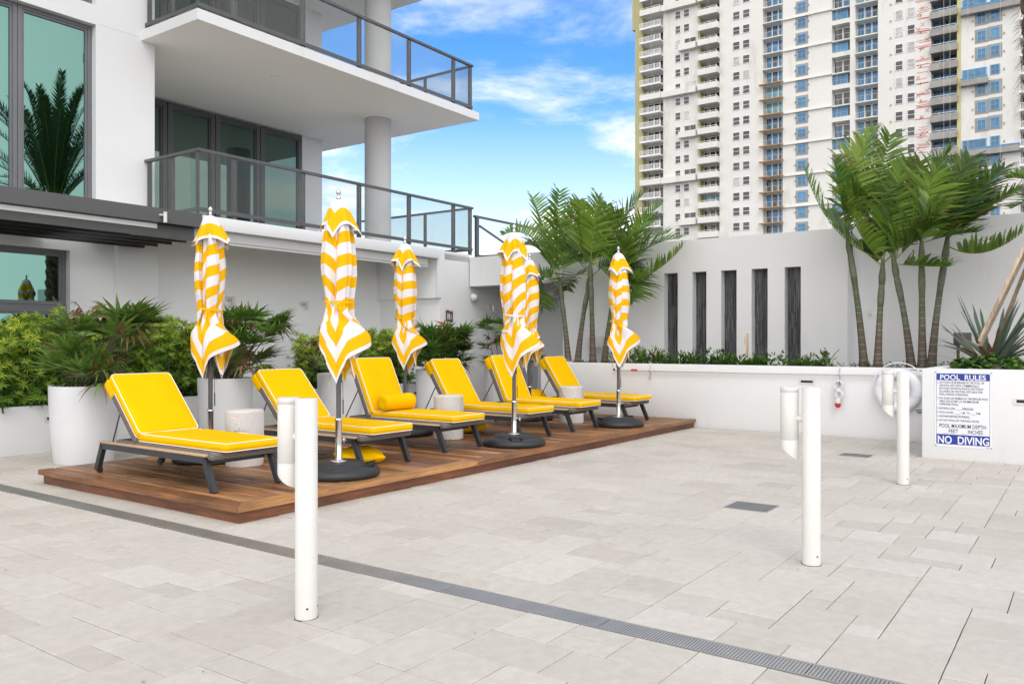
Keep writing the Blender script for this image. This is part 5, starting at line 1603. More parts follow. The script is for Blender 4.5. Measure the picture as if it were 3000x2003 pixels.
# life ring
lb = b_on_a(2634, WA)
t = thing('life_ring', 'white life ring with straps hung on the wall behind the farthest bollard lamp', 'life ring', W(WA-.075, lb, 0.72))
ring_m = mat('ring_white', (0.74, 0.75, 0.80), 0.45)
g = MB(); n = 48
g.tube([(0, .245*math.cos(2*PI*k/n), .245*math.sin(2*PI*k/n)) for k in range(n)], 0.072, 16, closed=True)
for i, v in enumerate(g.v): g.v[i] = (v[0]*.8, v[1], v[2])
g.build('ring', ring_m, t)
strap_m = mat('ring_strap', (0.66, 0.66, 0.80), 0.6)
for an in (0.35, 0.35+PI/2, 0.35+PI, 0.35+1.5*PI):
    g = MB(); c = Vector((0, .245*math.cos(an), .245*math.sin(an))); rad = Vector((0, math.cos(an), math.sin(an))); tn = Vector((0, -math.sin(an), math.cos(an)))
    m_ = 16; base = len(g.v)
    for q in range(m_):
        th = 2*PI*q/m_; p = c+rad*.077*math.cos(th)+Vector((1,0,0))*.062*math.sin(th)
        for s in (-1, 1): g.v.append(tuple(p+tn*s*.025))
    for q in range(m_):
        a = 2*q; b = 2*((q+1) % m_); g.face((a, b, b+1, a+1), 0, .5, True)
    g.build('strap', strap_m, t)
g = MB(); pts = []
for k in range(25):
    an = 0.35+PI*.5*0 + k/24*PI*1.0; rr = .345+.05*math.sin(k/24*PI)
    pts.append((-.02, rr*math.cos(an), rr*math.sin(an)))
g.tube(pts, .007, 6); g.build('grab_rope', rope_m, t)
g = MB(); g.tube([(0,-.16,.30),(.04,-.30,.28),(.07,-.40,.27)], .006, 6); g.tube([(.03,-.22,-.28),(.0,-.30,-.27),(-.02,-.38,-.24),(.02,-.42,-.26),(.05,-.36,-.30),(.05,-.24,-.31)], .008, 6); g.build('tail_rope', mat('teal_rope', (0.03,0.06,0.08), 0.7), t)
# ================================================================ planters at the house side
HBX = 10.93
def long_planter(a0, a1, label):
    t = thing('long_planter', label, 'planter', W(0,0,0), ROT, 'long low white planters along the house wall')
    g = MB(); h = 0.60
    g.bbox(a0, a1, HBX, HBX+.06, -.04, h, .008); g.bbox(a0, a1, 11.75, 11.81, -.04, h, .008)
    g.box(a0, a0+.06, HBX+.06, 11.75, -.04, h-.004); g.box(a1-.06, a1, HBX+.06, 11.75, -.04, h-.004)
    obj_ab(g, 'box', M['stucco'], t)
    g = MB(); g.box(a0+.06, a1-.06, HBX+.06, 11.75, .2, h-.07); obj_ab(g, 'soil', M['soil'], t)
long_planter(1.5, 8.25, 'long low white planter holding the hedge at the far left')
long_planter(9.62, 12.3, 'shorter low white planter behind the middle loungers')
def make_pot():
    t = thing('tapered_planter', '', 'planter', (0,0,0), ROT, 'tall tapered round white planters')
    g = MB(); h = .90
    g.lathe([(0,0),(.315,0),(.322,.01),(.352,.35),(.372,.72),(.375,h-.02),(.37,h),(.345,h),(.345,h-.06)], 56, close=False)
    g.build('pot', M['planter'], t)
    g = MB(); g.lathe([(0,h-.06),(.344,h-.061)], 32, close=False); g.build('soil', M['soil'], t)
    return t
POTS = [(4.93, 9.66, 'tall white tapered planter at the left, holding the browned fan palm'), (7.12, 10.05, 'tall white tapered planter behind the first side table, between the two nearest loungers'),
        (9.30, 10.05, 'tall white tapered planter behind the second front parasol'), (11.62, 10.0, 'tall white tapered planter behind the fourth lounger, holding a dark fan palm'), (13.85, 10.1, 'tall white tapered planter at the passage mouth with a thin bush')]
pt = make_pot()
for i, (a, b, lab) in enumerate(POTS):
    o = pt if i == 0 else copy_tree(pt)
    o.location = W(a, b, 0); o['label'] = lab

# ================================================================ podocarpus hedge
def make_podo(seed, h=1.2, wd=0.30):
    rnd = random.Random(seed)
    st = MB(); lf = MB()
    for s in range(7):
        bx, by = rnd.uniform(-wd*.5, wd*.5), rnd.uniform(-.16, .16)
        tx, ty = bx+rnd.uniform(-.14,.14), by+rnd.uniform(-.12,.12)
        hh = h*rnd.uniform(.72, 1.0)
        st.tube([(bx,by,0),((bx+tx)/2+rnd.uniform(-.03,.03),(by+ty)/2,hh*.5),(tx,ty,hh*.97)], [.010,.008,.003], 5)
        nb = 34
        for q in range(nb):
            f = (q+.5)/nb; z = hh*(0.04+0.95*f)
            c = Vector((bx+(tx-bx)*f, by+(ty-by)*f, z))
            an = rnd.uniform(0, 2*PI); ln = rnd.uniform(.06,.20)*(1.05-.45*f)
            d = Vector((math.cos(an), math.sin(an), rnd.uniform(.15,.9))).normalized()
            tip = c+d*ln
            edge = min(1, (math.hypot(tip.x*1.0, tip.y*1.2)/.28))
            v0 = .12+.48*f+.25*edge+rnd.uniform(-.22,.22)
            rust = rnd.random() < .03
            # whorls along the twig
            nw = 2 if ln < .12 else 3
            for w_ in range(nw):
                p = c+d*(ln*(w_+1)/nw)
                last = w_ == nw-1
                nl = 12 if last else 6
                for k in range(nl):
                    a2 = 2*PI*k/nl+rnd.uniform(-.3,.3)
                    u = d.orthogonal().normalized(); v = d.cross(u)
                    open_ = rnd.uniform(.55,1.25) if last else rnd.uniform(.8,1.5)
                    dd = (u*math.cos(a2)+v*math.sin(a2))*math.sin(open_)+d*math.cos(open_)
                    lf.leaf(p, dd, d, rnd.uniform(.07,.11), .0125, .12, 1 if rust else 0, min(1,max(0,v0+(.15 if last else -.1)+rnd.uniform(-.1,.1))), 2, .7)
    return st.mesh('stem', [M['stem']]), lf.mesh('foliage', [M['leaf_hedge'], M['leaf_dry']])
podo = [make_podo(s) for s in (1, 2, 3, 4)]
def place_podo(a, b, z, s, k, label, group, rot=0.0, par=None):
    t = thing('podocarpus_shrub', label, 'shrub', W(a, b, z), ROT+rot, group)
    for me, nm in zip(podo[k % 4], ('stem', 'foliage')):
        o = bpy.data.objects.new(nm, me); COL.objects.link(o); o.parent = t; o.scale = (s[0], s[1], s[2])
    return t
rnd = random.Random(77)
G1 = 'fine-leaved hedge shrubs in the planter at the far left'; G2 = 'fine-leaved hedge shrubs in the planter behind the middle loungers'
k = 0; a = 3.5
while a < 8.15:
    for bb in (11.12, 11.50):
        place_podo(a+rnd.uniform(-.05,.05), bb+rnd.uniform(-.05,.05), .53, (1.25, 1.0, rnd.uniform(.92,1.08)), k, 'bright green fine-leaved hedge shrub in the long planter at the far left', G1, rnd.uniform(-3,3)); k += 1
    a += 0.36
a = 9.85
while a < 12.2:
    for bb in (11.14, 11.50):
        place_podo(a+rnd.uniform(-.05,.05), bb+rnd.uniform(-.05,.05), .53, (1.25, 1.0, rnd.uniform(.78,1.0)), k, 'fine-leaved hedge shrub in the shorter planter behind the middle loungers', G2, rnd.uniform(-3,3)); k += 1
    a += 0.40

# ================================================================ lady palms in the pots
def make_rhapis(seed, h=.85, n=26, brown=.2, lean=(0,0), spread=.30, dark=0.0, r0=.2):
    rnd = random.Random(seed); st = MB(); lf = MB()
    for q in range(n):
        an = rnd.uniform(0, 2*PI); rr = r0*math.sqrt(rnd.random())
        b0 = Vector((rr*math.cos(an), rr*math.sin(an), 0)); hh = h*rnd.uniform(.08, .85)
        top = b0+Vector((math.cos(an)*spread*rnd.uniform(.1,.8)+lean[0]*hh, math.sin(an)*spread*rnd.uniform(.1,.8)+lean[1]*hh, hh))
        st.tube([b0, (b0+top)/2+Vector((0,0,.05)), top], [.009,.007,.004], 5)
        isb = rnd.random() < brown
        for f in range(4):
            a2 = an+rnd.uniform(-1.3, 1.3)
            pd = Vector((math.cos(a2)+lean[0]*1.2, math.sin(a2)+lean[1]*1.2, rnd.uniform(.0, 1.2))).normalized()
            pet = top+pd*rnd.uniform(.10,.22)
            st.tube([top, pet], .0025, 4, cap=False)
            up = Vector((0,0,1)); side = pd.cross(up).normalized(); nrm = side.cross(pd)
            nseg = rnd.randint(7, 10); L_ = rnd.uniform(.28,.42)
            for k in range(nseg):
                t = -1.25+2.5*k/(nseg-1)
                dd = (pd*math.cos(t)+side*math.sin(t)+nrm*.10).normalized()
                tipb = isb or rnd.random() < brown*.45
                v = rnd.uniform(.12,.62)-dark
                mi = 1 if tipb and rnd.random() < .7 else 0
                lf.leaf(pet, dd, nrm, L_*rnd.uniform(.85,1.1)*(1-.2*abs(t)), .052, rnd.uniform(.04,.26) if not isb else rnd.uniform(.4,1.0), mi, min(.9,max(0,v)), 4, .35)
    return st, lf
def lady_palm(a, b, z, label, **kw):
    t = thing('lady_palm', label, 'fan palm', W(a, b, z), ROT, 'lady palms in the tall white planters')
    st, lf = make_rhapis(**kw); st.build('stem', M['stem'], t); lf.build('foliage', [M['leaf_rhapis'], M['leaf_dry']], t)
lady_palm(*POTS[0][:2], .84, 'browned lady palm with tattered leaves in the leftmost tall planter', seed=3, h=1.0, n=40, brown=.22, lean=(.30,-.15))
lady_palm(*POTS[1][:2], .84, 'green lady palm leaning right above the planter between the two nearest loungers', seed=8, h=1.0, n=40, brown=.14, lean=(.45,-.15), dark=.03)
lady_palm(*POTS[2][:2], .84, 'thin sparse lady palm behind the second front parasol', seed=9, h=.75, n=9, brown=.35, lean=(-.2,.1), dark=.1)
lady_palm(*POTS[3][:2], .84, 'dark green bushy lady palm above the fourth lounger', seed=14, h=.85, n=48, brown=.16, lean=(.2,-.1), dark=.08)
lady_palm(*POTS[4][:2], .84, 'thin upright lady palm at the passage mouth', seed=19, h=1.05, n=10, brown=.1, lean=(0,.05), spread=.2, dark=.05)
# ground ivy at the rim of the first pot
g = MB(); rnd = random.Random(6)
for q in range(420):
    an = rnd.uniform(0, 2*PI); rr = .33*math.sqrt(rnd.random())
    p = (rr*math.cos(an), rr*math.sin(an), rnd.uniform(0,.10)); d = (rnd.uniform(-1,1), rnd.uniform(-1,1), rnd.uniform(-.1,.8))
    g.leaf(p, d, (0,0,1), .04, .028, .1, 0, rnd.random(), 2, .8)
for q in range(9): g.tube([(.2,-.3+q*.01,.03),(.42+q*.004,-.30,-.02-.012*q),(.5,-.33,-.10)], .0015, 3, cap=False)
o = g.build('ivy', M['leaf_shrub'], None, W(*POTS[0][:2], .845), ROT); tag(o, 'low creeping ivy over the soil of the leftmost tall planter', 'ivy', kind='stuff')

# ================================================================ feather palms
def quad_bez(p0, p1, p2, t): return p0*(1-t)**2+p1*2*t*(1-t)+p2*t*t
def frond(lf, rc, p0, p1, p2, rnd, n=34, ll=.50, lw=.036, start=.16, brown=.12, vshape=.5, droop=.25, var=.45, updir=Vector((0,0,1)), wind=Vector((0,0,0)), fwd=.75, rr=.011, segs=3, tpr=.4):
    pts = [quad_bez(p0, p1, p2, k/12) for k in range(13)]
    rc.tube(pts, [rr*(1-.82*k/12) for k in range(13)], 5)
    voff = rnd.uniform(-.12,.12)
    for k in range(n):
        t = start+(1-start)*(k+.5)/n
        c = quad_bez(p0, p1, p2, t); d = (quad_bez(p0, p1, p2, min(1,t+.02))-quad_bez(p0, p1, p2, t-.02)).normalized()
        s = d.cross(updir)
        if s.length < .05: s = d.orthogonal()
        s.normalize(); nr = s.cross(d)
        prof = (.62+.38*t/.35) if t < .35 else (1-.62*((t-.35)/.65)**1.6)
        for sg in (-1, 1):
            a = fwd+rnd.uniform(-.12,.12)-.25*t
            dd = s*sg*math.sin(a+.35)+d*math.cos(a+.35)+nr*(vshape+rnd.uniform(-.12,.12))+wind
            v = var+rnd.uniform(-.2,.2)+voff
            b_ = rnd.random() < brown
            L_ = ll*prof*rnd.uniform(.88,1.08)
            dd.normalize()
            if b_: 
                lf.leaf(c, dd, nr, L_*.75, lw, droop*rnd.uniform(.6,1.5), 0, min(.75,max(.05,v)), segs, .4)
                pe = c+dd*L_*.62+Vector((0,0,-droop*L_*.3)); lf.leaf(pe, dd+Vector((rnd.uniform(-.2,.2),rnd.uniform(-.2,.2),-.2)), nr, L_*.4, lw*.5, droop, 1, rnd.random(), 2, .4)
            else: lf.leaf(c, dd, nr, L_, lw, droop*rnd.uniform(.5,1.4), 0, min(.85,max(.03,v)), segs, tpr)
def P(px, py, a):
    """point on the plane a = const seen at picture column px, row py"""
    d = (px-1500)/F; Y = a/(AX.x*d+AX.y)
    return Vector((d*Y, Y, H-(py-1003)*Y/F))
def adonidia(label, base, crown, a0, fronds, seed, group, w0=.068, w1=.040, shaft=.55, ll=.70, zb=.98):
    """base/crown/frond tips are real points chosen so that the clump stands as in the photograph; each tip has its own depth"""
    rnd = random.Random(seed)
    B = P(base[0], base[1], a0); B.z = zb
    C = P(crown[0], crown[1], a0+rnd.uniform(-.15,.15))
    t = thing('feather_palm', label, 'palm tree', B, 0.0, group)
    axis = C-B; Lt = axis.length
    mid = B+axis*.5; mid.x = B.x+(C.x-B.x)*.40; mid.y = B.y+(C.y-B.y)*.40
    st = MB(); n = 14
    # trunk: rings drawn as short segments alternating colour, widening at the foot
    K = 30; zs = []
    prevr = None
    ringpos = [0.0]; x = 0
    while x < 1: x += rnd.uniform(.045,.085); ringpos.append(min(1,x))
    rows = []
    for i in range(len(ringpos)-1):
        r0, r1 = ringpos[i], ringpos[i+1]
        f = (r0+r1)/2
        col = .12+.1*rnd.random() if f < .42 else (.5+.08*rnd.random() if f < .8 else .62)
        if f < .5 and rnd.random() < .25: col = .3
        e = .006/Lt*2
        rows.append((r0, 0, .95 if f < .75 else col)); rows.append((r0+e, .0, col)); rows.append((r1-.0005, 0, col))
    for (tt, _, col) in rows:
        c = quad_bez(B, mid*2-(B+C)/2, C, tt); rr = w1+(w0-w1)*max(0,1-tt)**2.2+(.018*math.exp(-tt*18))
        if tt > 1-shaft*.5: rr *= 1+.25*math.sin((tt-(1-shaft*.5))/(shaft*.5)*PI)
        base_ = len(st.v)
        for k in range(n):
            an = 2*PI*k/n; st.v.append(tuple(c-B+Vector((rr*math.cos(an), rr*math.sin(an), 0))))
        if base_ > 0:
            for k in range(n):
                k2 = (k+1) % n; st.face((base_-n+k, base_-n+k2, base_+k2, base_+k), 0, prevc, True)
        prevc = col
    st.build('trunk', M['trunk'], t)
    # green crown shaft
    sh = MB(); top = C+axis.normalized()*shaft*.75
    m_ = (C+top)/2
    pts = [C-B, C-B+(top-C)*.25, C-B+(top-C)*.6, top-B]
    sh.tube(pts, [w1*1.12, w1*1.3, w1*.95, w1*.5], 12, 0, .55); sh.build('crown_shaft', M['trunk'], t)
    lf = MB(); rc = MB()
    for i, (tx, ty, da, kw) in enumerate(fronds):
        T_ = P(tx, ty, a0+da)
        s = C+(top-C)*rnd.uniform(.45,1.0)
        hold = kw.get('p1')
        if hold: p1 = P(hold[0], hold[1], a0+da*.5)
        else:
            p1 = s+(T_-s)*.42; p1.z += (T_-s).length*.28
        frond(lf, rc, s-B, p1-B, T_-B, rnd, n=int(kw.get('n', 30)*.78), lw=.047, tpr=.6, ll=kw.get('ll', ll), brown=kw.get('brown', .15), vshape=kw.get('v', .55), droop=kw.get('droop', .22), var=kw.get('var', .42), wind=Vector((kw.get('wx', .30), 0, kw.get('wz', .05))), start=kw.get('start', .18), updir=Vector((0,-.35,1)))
    rc.build('frond_stalks', M['rachis'], t)
    lf.build('crown', [M['leaf_palm'], M['leaf_dry']], t)
    return t
def c3(x, y): return (2300+x/2.09, 350+y/2.09)      # helper for reading positions
GR = 'clump of five feather palms at the right'; GL = 'clump of four feather palms left of the niches'
def FR(x, y, da, **k): 
    q = c3(x, y); 
    if 'p' in k: k['p1'] = c3(*k.pop('p'))
    return (q[0], q[1], da, k)
adonidia('feather palm leaning left, leftmost of the clump of five by the pool sign', (2532,1070), c3(398,820), 13.55,
  [FR(545,60,.1,p=(360,330),var=.62,n=36), FR(300,260,-.3,p=(330,420),var=.45), FR(640,95,.5,p=(600,420),var=.30), FR(500,470,-.4,p=(400,400),var=.40,droop=.35), FR(250,560,.4,p=(300,640),var=.35,ll=.4), FR(600,330,.4,p=(480,380),var=.3)], 1, GR)
adonidia('feather palm second from the left in the clump of five', (2571,1070), c3(592,1010), 13.45,
  [FR(122,310,-.5,p=(260,760),var=.42,wx=.0,wz=.55,v=.2,brown=.35,n=38,ll=.60), FR(330,400,-.3,p=(470,800),var=.55,n=36,ll=.5,brown=.1), FR(740,250,.2,p=(620,520),var=.42), FR(430,760,.3,p=(500,820),var=.2,ll=.4), FR(700,560,.5,p=(640,700),var=.2), FR(960,520,-.2,p=(760,720),var=.40)], 2, GR)
adonidia('feather palm with the curved foot, middle of the clump of five', (2671,1070), c3(682,960), 13.6,
  [FR(830,260,.3,p=(700,480),var=.42), FR(600,380,.6,p=(620,600),var=.25), FR(540,640,.5,p=(590,700),var=.2), FR(930,640,-.3,p=(800,720),var=.35,brown=.4), FR(800,470,.4,p=(740,620),var=.22), FR(1010,900,-.5,p=(820,900),var=.40,brown=.45,ll=.60,wz=.45,v=.2)], 3, GR, shaft=.5)
adonidia('straight feather palm, fourth from the left in the clump of five', (2702,1070), c3(837,900), 13.55,
  [FR(1015,190,-.2,p=(860,330),var=.5,n=36,brown=.1), FR(880,480,-.3,p=(850,620),var=.35,brown=.5), FR(1130,240,.4,p=(1000,400),var=.35), FR(700,420,.5,p=(760,620),var=.2), FR(1180,690,-.2,p=(1000,700),var=.35,brown=.65), FR(1200,480,.3,p=(1020,560),var=.22)], 4, GR)
adonidia('feather palm leaning right, rightmost of the clump of five', (2728,1070), c3(978,860), 13.55,
  [FR(1440,430,.3,p=(1180,560),var=.32,brown=.5,n=38,ll=.55), FR(1340,300,.5,p=(1100,480),var=.28,brown=.4,n=36), FR(1455,690,-.5,p=(1200,900),var=.42,wx=.05,wz=.6,v=.2,brown=.1,ll=.60), FR(1080,400,.6,p=(1010,600),var=.2), FR(1250,560,.1,p=(1080,660),var=.25), FR(900,560,.5,p=(930,680),var=.2), FR(1120,280,.7,p=(1050,480),var=.28)], 5, GR)
def FL(x, y, da, **k): return (x, y, da, k)
adonidia('feather palm leftmost in the clump behind the far loungers', (1665,1060), (1646,880), 13.7,
  [FL(1472,690,-.3,p1=(1560,640),var=.35,n=32), FL(1530,720,.2,p1=(1590,700),var=.3), FL(1640,560,.0,p1=(1625,700),var=.45), FL(1560,580,.3,p1=(1600,670),var=.4), FL(1590,900,.3,p1=(1560,780),var=.2,wx=-.1), FL(1690,590,.3,p1=(1670,700),var=.42), FL(1520,860,-.2,p1=(1560,760),var=.25,wx=-.1,ll=.4)], 11, GL, w0=.072)
adonidia('feather palm leaning right, second in the clump behind the far loungers', (1692,1058), (1722,850), 13.6,
  [FL(1700,590,-.3,p1=(1690,700),var=.5,n=34), FL(1780,600,.2,p1=(1750,700),var=.4), FL(1640,650,.3,p1=(1660,740),var=.3), FL(1850,760,.3,p1=(1800,740),var=.25), FL(1660,850,.3,p1=(1670,790),var=.2,brown=.5)], 12, GL)
adonidia('upright feather palm, third in the clump behind the far loungers', (1737,1060), (1731,825), 13.55,
  [FL(1755,575,-.2,p1=(1735,690),var=.5,n=36), FL(1880,570,.3,p1=(1800,660),var=.4,n=34), FL(1920,640,.5,p1=(1840,700),var=.3), FL(1690,680,.3,p1=(1705,750),var=.3), FL(1830,880,-.2,p1=(1790,800),var=.25), FL(1960,680,.0,p1=(1840,720),var=.35)], 13, GL)
adonidia('feather palm leaning far right, rightmost in the clump behind the far loungers', (1770,1055), (1800,865), 13.6,
  [FL(2000,722,-.4,p1=(1900,840),var=.5,n=36,ll=.60,wx=.1,wz=.55,v=.2,brown=.15), FL(1990,700,.3,p1=(1890,700),var=.4), FL(1930,600,.3,p1=(1850,680),var=.42), FL(1800,620,.2,p1=(1800,720),var=.35), FL(1860,870,-.2,p1=(1850,800),var=.2), FL(1870,830,.3,p1=(1850,740),var=.22)], 14, GL)

# ================================================================ date palm just outside the right edge (seen mirrored in the windows)
def date_palm():
    t = thing('date_palm', 'large date palm at the upper right edge, mirrored in the tall windows of the house', 'palm tree', W(12.25, 0.47, .98), ROT)
    rnd = random.Random(9)
    tr = MB(); prev = None; n = 16; zt = 4.75
    K = 46
    for i in range(K+1):
        f = i/K; z = zt*f; r = .205+.02*math.sin(i*2.1)+(.085*max(0,(f-.72)/.28))
        base = len(tr.v)
        for k in range(n):
            an = 2*PI*k/n+i*.35; rr = r*(1+.10*math.sin(k*2.7+i*1.9)); tr.v.append((rr*math.cos(an), rr*math.sin(an), z))
        if i:
            for k in range(n):
                k2 = (k+1) % n; tr.face((base-n+k, base-n+k2, base+k2, base+k), 0, rnd.random(), False)
    tr.build('trunk', M['date_trunk'], t)
    lf = MB(); rc = MB()
    for q in range(40):
        an = q*2.399; f = q/39
        lft = math.sin(an); el = R((84-66*f if lft < -.25 else 82-40*f)+rnd.uniform(-7,7)); L_ = rnd.uniform(3.3,4.3)*(1-.05*f)
        d = Vector((math.cos(an)*math.cos(el), math.sin(an)*math.cos(el), math.sin(el)))
        p0 = Vector((.12*math.cos(an), .12*math.sin(an), zt-.35*f))
        p1 = p0+(d+Vector((-d.x*.3,-d.y*.3,.25)))*L_*.55; p2 = p0+d*L_+Vector((d.x*.5,d.y*.5,-L_*(.06+(.30 if lft < -.25 else .04)*f)))
        frond(lf, rc, p0, p1, p2, rnd, n=70, ll=.50, lw=.030, start=.12, brown=.03, vshape=.35, droop=.10, var=.25, fwd=.5, rr=.022, segs=2)
    rc.build('frond_stalks', M['rachis'], t); lf.build('crown', [M['leaf_date'], M['leaf_dry']], t)
    fb = MB()
    for q in range(500):
        an = rnd.uniform(0,2*PI); z = rnd.uniform(3.2,4.7); r = .26+.05*(z-3.2)/1.5
        fb.leaf((r*math.cos(an), r*math.sin(an), z), (math.cos(an), math.sin(an), rnd.uniform(-1.2,.2)), (0,0,1), rnd.uniform(.06,.16), .01, .3, 0, rnd.random(), 2, .6)
    fb.build('fibre', M['leaf_dry'], t)
date_palm()
# timber brace for it
def brace(p, q, label):
    t = MB(); t.bar(p, q, .10, .045, 0, .4, up=(.6,-.8,.2)); o = t.build('timber_brace', M['brace']); tag(o, label, 'timber brace', 'timber braces of the date palm')
brace(P(2868,1012,12.3), P(3035,664,12.2)+Vector((.0,0,0)), 'pale timber brace rising to the right edge from the spiky plant')
brace(P(2905,1035,13.9), P(3040,700,12.5), 'darker timber brace seen edge-on behind the pale brace')
g = MB(); g.bar(P(1010/2.613*1+1800,1040/2.613+650,13.3), P(1011/2.613+1800, 850/2.613+650, 13.3), .05, .05, 0, .9); o = g.build('wooden_stake', M['brace']); tag(o, 'short wooden stake standing in the planting before the niches', 'stake')

# ================================================================ spiky plant, leafy shrub, ferns and ground plants
def spiky(a, b, label, seed=4, n=64, L_=(.75,1.2)):
    rnd = random.Random(seed); t = thing('spiky_plant', label, 'spiky plant', W(a, b, 1.0), ROT); g = MB()
    for q in range(n):
        an = rnd.uniform(0,2*PI); el = R(rnd.uniform(18,75)); d = Vector((math.cos(an)*math.cos(el), math.sin(an)*math.cos(el), math.sin(el)))
        l = rnd.uniform(*L_); dry = rnd.random() < .10
        g.leaf((.05*math.cos(an), .05*math.sin(an), rnd.uniform(0,.15)), d, (0,0,1), l, .075, rnd.uniform(.05,.22), 1 if dry else 0, rnd.uniform(.1,.8), 6, .5)
    g.build('leaves', [M['leaf_agave'], M['leaf_dry']], t)
v = P(2905, 1040, 12.9); ca, cb = v.dot(AX), v.dot(BX)
spiky(ca, cb, 'grey-green spiky plant behind the timber brace at the right')
def shrub(a, b, r, h, label, seed, n=1100):
    rnd = random.Random(seed); t = thing('leafy_shrub', label, 'shrub', W(a, b, 1.0), ROT); g = MB(); st = MB()
    for q in range(n//7):
        an = rnd.uniform(0,2*PI); ph = math.acos(rnd.uniform(0,1)); rr = rnd.uniform(.72,1.05)
        c = Vector((r*math.cos(an)*math.sin(ph)*rr, r*math.sin(an)*math.sin(ph)*rr, h*math.cos(ph)*rr)); d = Vector((c.x, c.y, c.z*1.5+.1)).normalized()
        st.tube([(c.x*.2,c.y*.2,0), c], .003, 4, cap=False)
        u = d.orthogonal().normalized(); w_ = d.cross(u); v0 = rnd.uniform(.1,.85)
        for k in range(9):
            a2 = 2*PI*k/9+rnd.uniform(-.2,.2); op = rnd.uniform(.7,1.4)
            g.leaf(c, (u*math.cos(a2)+w_*math.sin(a2))*math.sin(op)+d*math.cos(op), d, rnd.uniform(.04,.06), .026, .15, 0, min(1,max(0,v0+rnd.uniform(-.15,.15))), 3, .6)
    g.build('foliage', M['leaf_shrub'], t); st.build('stem', M['stem'], t)
for (px, py, aa, r, h, lab, s) in ((2830,1062,11.55,.20,.20,'small-leaved green shrub above the pool rules sign, left of the brace foot',1),(2895,1062,11.7,.24,.25,'small-leaved green shrub at the foot of the timber brace',2),(2965,1062,11.5,.22,.22,'small-leaved green shrub at the right edge above the sign wall',3)):
    v = P(px, py, aa); shrub(v.dot(AX), v.dot(BX), r, h, lab, s)
# uplight in the planting
v = P(2915, 1066, 11.3); t = thing('garden_uplight', 'dark round garden uplight lying in the shrub above the sign', 'light', W(v.dot(AX), v.dot(BX), 1.06), ROT)
g = MB(); g.lathe([(0,-.06),(.045,-.06),(.055,.0),(.055,.06),(.045,.065),(.04,.05),(0,.045)], 20, close=False); o = g.build('housing', mat('uplight_metal',(.03,.02,.02),.4), t, (0,0,0), (R(65),0,R(20)))
# electric boxes
def ebox(px, py, aa, w_, h_, label, m):
    v = P(px, py, aa); t = thing('junction_box', label, 'electrical box', W(v.dot(AX), v.dot(BX), v.z), ROT)
    g = MB(); g.bbox(-.06,.06,-w_/2,w_/2,0,h_,.008); g.build('housing', m, t); g = MB(); g.tube([(0,w_*.25,.0),(0,w_*.25,-(v.z-.95))], .022, 8); g.build('conduit', M['stem'], t)
ebox(1745, 1018, 14.3, .30, .23, 'grey electrical box on the wall behind the left palm clump', M['column'])
ebox(2820, 1012, 14.4, .24, .20, 'dark electrical box behind the spiky plant', M['pergola'])
def fern(px, py, aa, seed, n, L_, label, dry=.3, up=1.0):
    rnd = random.Random(seed); v = P(px, py, aa); t = thing('fern', label, 'fern', W(v.dot(AX), v.dot(BX), .99), ROT, 'ferny plants in front of the niches'); lf = MB(); rc = MB()
    for q in range(n):
        an = rnd.uniform(0,2*PI); el = R(rnd.uniform(30,80)*up); l = rnd.uniform(.6,1.0)*L_
        d = Vector((math.cos(an)*math.cos(el), math.sin(an)*math.cos(el), math.sin(el))); p0 = Vector((0,0,0)); p1 = d*l*.6; p2 = d*l+Vector((0,0,-.18*l))
        sub = MB()
        frond(lf, rc, p0, p1, p2, rnd, n=20, ll=.075, lw=.016, start=.2, brown=0, vshape=.1, droop=.1, var=.35, fwd=1.0, rr=.004, segs=2) if rnd.random() > dry else frond(sub2, rc, p0, p1, p2, rnd, n=18, ll=.07, lw=.014, start=.2, brown=0, vshape=.1, droop=.3, var=.5, fwd=.9, rr=.004, segs=2)
    lf.build('fronds', M['leaf_palm'], t); rc.build('stalks', M['stem'], t)
    if len(sub2.f): sub2.build('dry_fronds', M['leaf_dry'], t)
for args in ((1880,1060,13.3,1,11,.50,'fern with browned fronds left of the first niche'),(1925,1062,13.5,2,8,.42,'low brown trailing fern below the first niche'),(2418,1062,13.4,3,5,.50,'upright fern with one tall frond right of the last niche'),(1590,1060,13.4,6,7,.28,'small dry fern at the left end of the planter')):
    sub2 = MB(); fern(*args, dry=.45)
# ground cover clumps: many small leaves, one mass
g = MB(); rnd = random.Random(31)
def clump(px, py, aa, r, h, n):
    v = P(px, py, aa); a, b = v.dot(AX), v.dot(BX)
    for q in range(n):
        an = rnd.uniform(0,2*PI); rr = r*math.sqrt(rnd.random()); p = (a+rr*math.cos(an), b+rr*math.sin(an), .985+rnd.uniform(0,h*.5)*(1-rr/r*.6))
        d = (math.cos(an)*.7+rnd.uniform(-.4,.4), math.sin(an)*.7+rnd.uniform(-.4,.4), rnd.uniform(.4,1.3))
        g.leaf(p, d, (0,0,1), rnd.uniform(.08,.13), .028, .25, 0, min(1,max(0,rnd.gauss(.45,.25))), 3, .5)
for px in range(1800, 2440, 24):
    if 2052 < px < 2066: continue
    clump(px+rnd.uniform(-8,8), 1064, rnd.uniform(13.05,13.5), rnd.uniform(.10,.26), rnd.uniform(.25,.85), rnd.choice((50,110,150)))
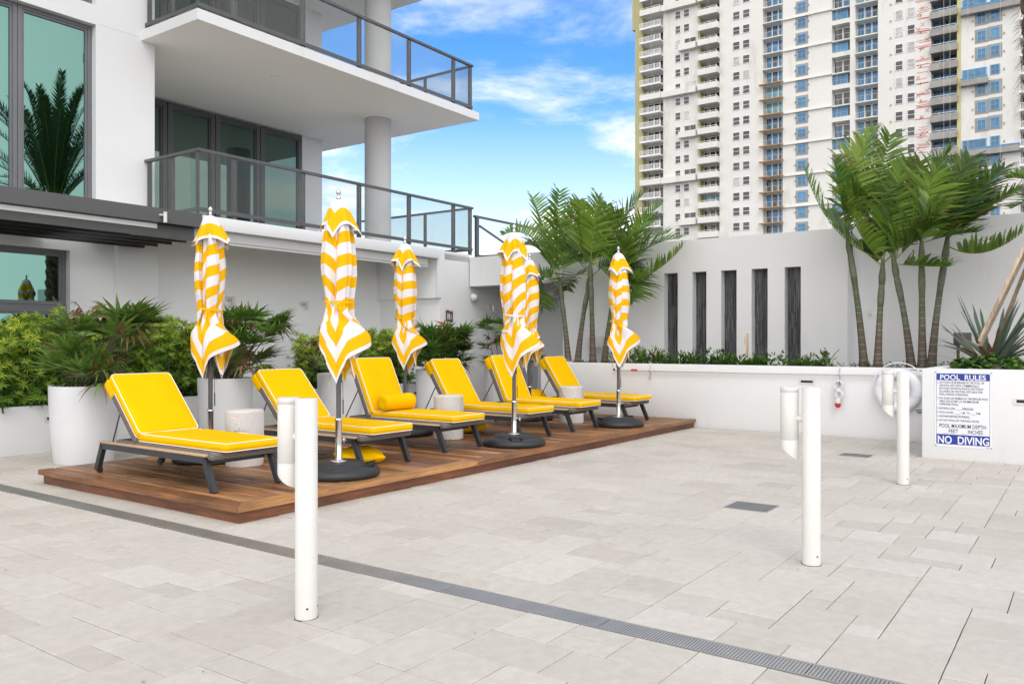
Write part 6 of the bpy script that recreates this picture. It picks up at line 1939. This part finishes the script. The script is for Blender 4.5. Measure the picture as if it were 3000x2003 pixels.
for px in (1560,1600,1640,1700,1790): clump(px, 1062, 13.3, .15, .10, 50)
o = obj_ab(g, 'ground_cover', M['leaf_shrub']); tag(o, 'low glossy green ground cover planted along the white planter wall', 'ground cover', kind='stuff')
g = MB()
for px in list(range(2480, 2830, 14)):
    v = P(px+rnd.uniform(-6,6), 1066, rnd.uniform(13.0,13.6)); a, b = v.dot(AX), v.dot(BX)
    for q in range(5):
        an = rnd.uniform(0,2*PI); tip = Vector((a+.14*math.cos(an), b+.14*math.sin(an), 1.0+rnd.uniform(.03,.13)))
        g.tube([(a,b,.98),tip], .002, 3, 1, .5, cap=False)
        for s in range(7):
            p = Vector((a,b,.98)).lerp(tip, .3+.1*s); g.leaf(p, (rnd.uniform(-1,1),rnd.uniform(-1,1),rnd.uniform(0,1)), (0,0,1), .028, .014, 0, 0, rnd.random()*.5, 2, .7)
o = obj_ab(g, 'twiggy_ground_cover', [M['leaf_shrub'], M['stem']]); tag(o, 'sparse twiggy creeper at the feet of the clump of five palms', 'ground cover', kind='stuff')

adonidia('palm beyond the boundary wall, only frond tips showing at the right edge', (3130,900), (3110,600), 19.5,
  [FL(2945,520,0,p1=(3030,520),var=.45,n=36,wx=.1), FL(2962,612,.4,p1=(3040,570),var=.35,wx=.1), FL(3100,380,0,p1=(3100,480),var=.4), FL(3220,440,.3,p1=(3160,480),var=.4), FL(3240,600,-.4,p1=(3180,540),var=.35)], 41, 'palms beyond the boundary wall', zb=-.04)
# scattered bits on the paving
g = MB(); rnd = random.Random(88)
for q in range(110):
    a, b = rnd.uniform(1.5, 12.5), rnd.uniform(.2, 9.5)
    if 3.8 < a and b > 5.2: continue
    g.leaf((a, b, .004), (rnd.uniform(-1,1), rnd.uniform(-1,1), .03), (0,0,1), rnd.uniform(.006,.022), rnd.uniform(.004,.010), 0, 0, rnd.random(), 2, .7)
o = obj_ab(g, 'leaf_litter', M['leaf_dry']); tag(o, 'tiny dry leaf bits scattered over the pale pavers', 'leaf litter', kind='stuff')
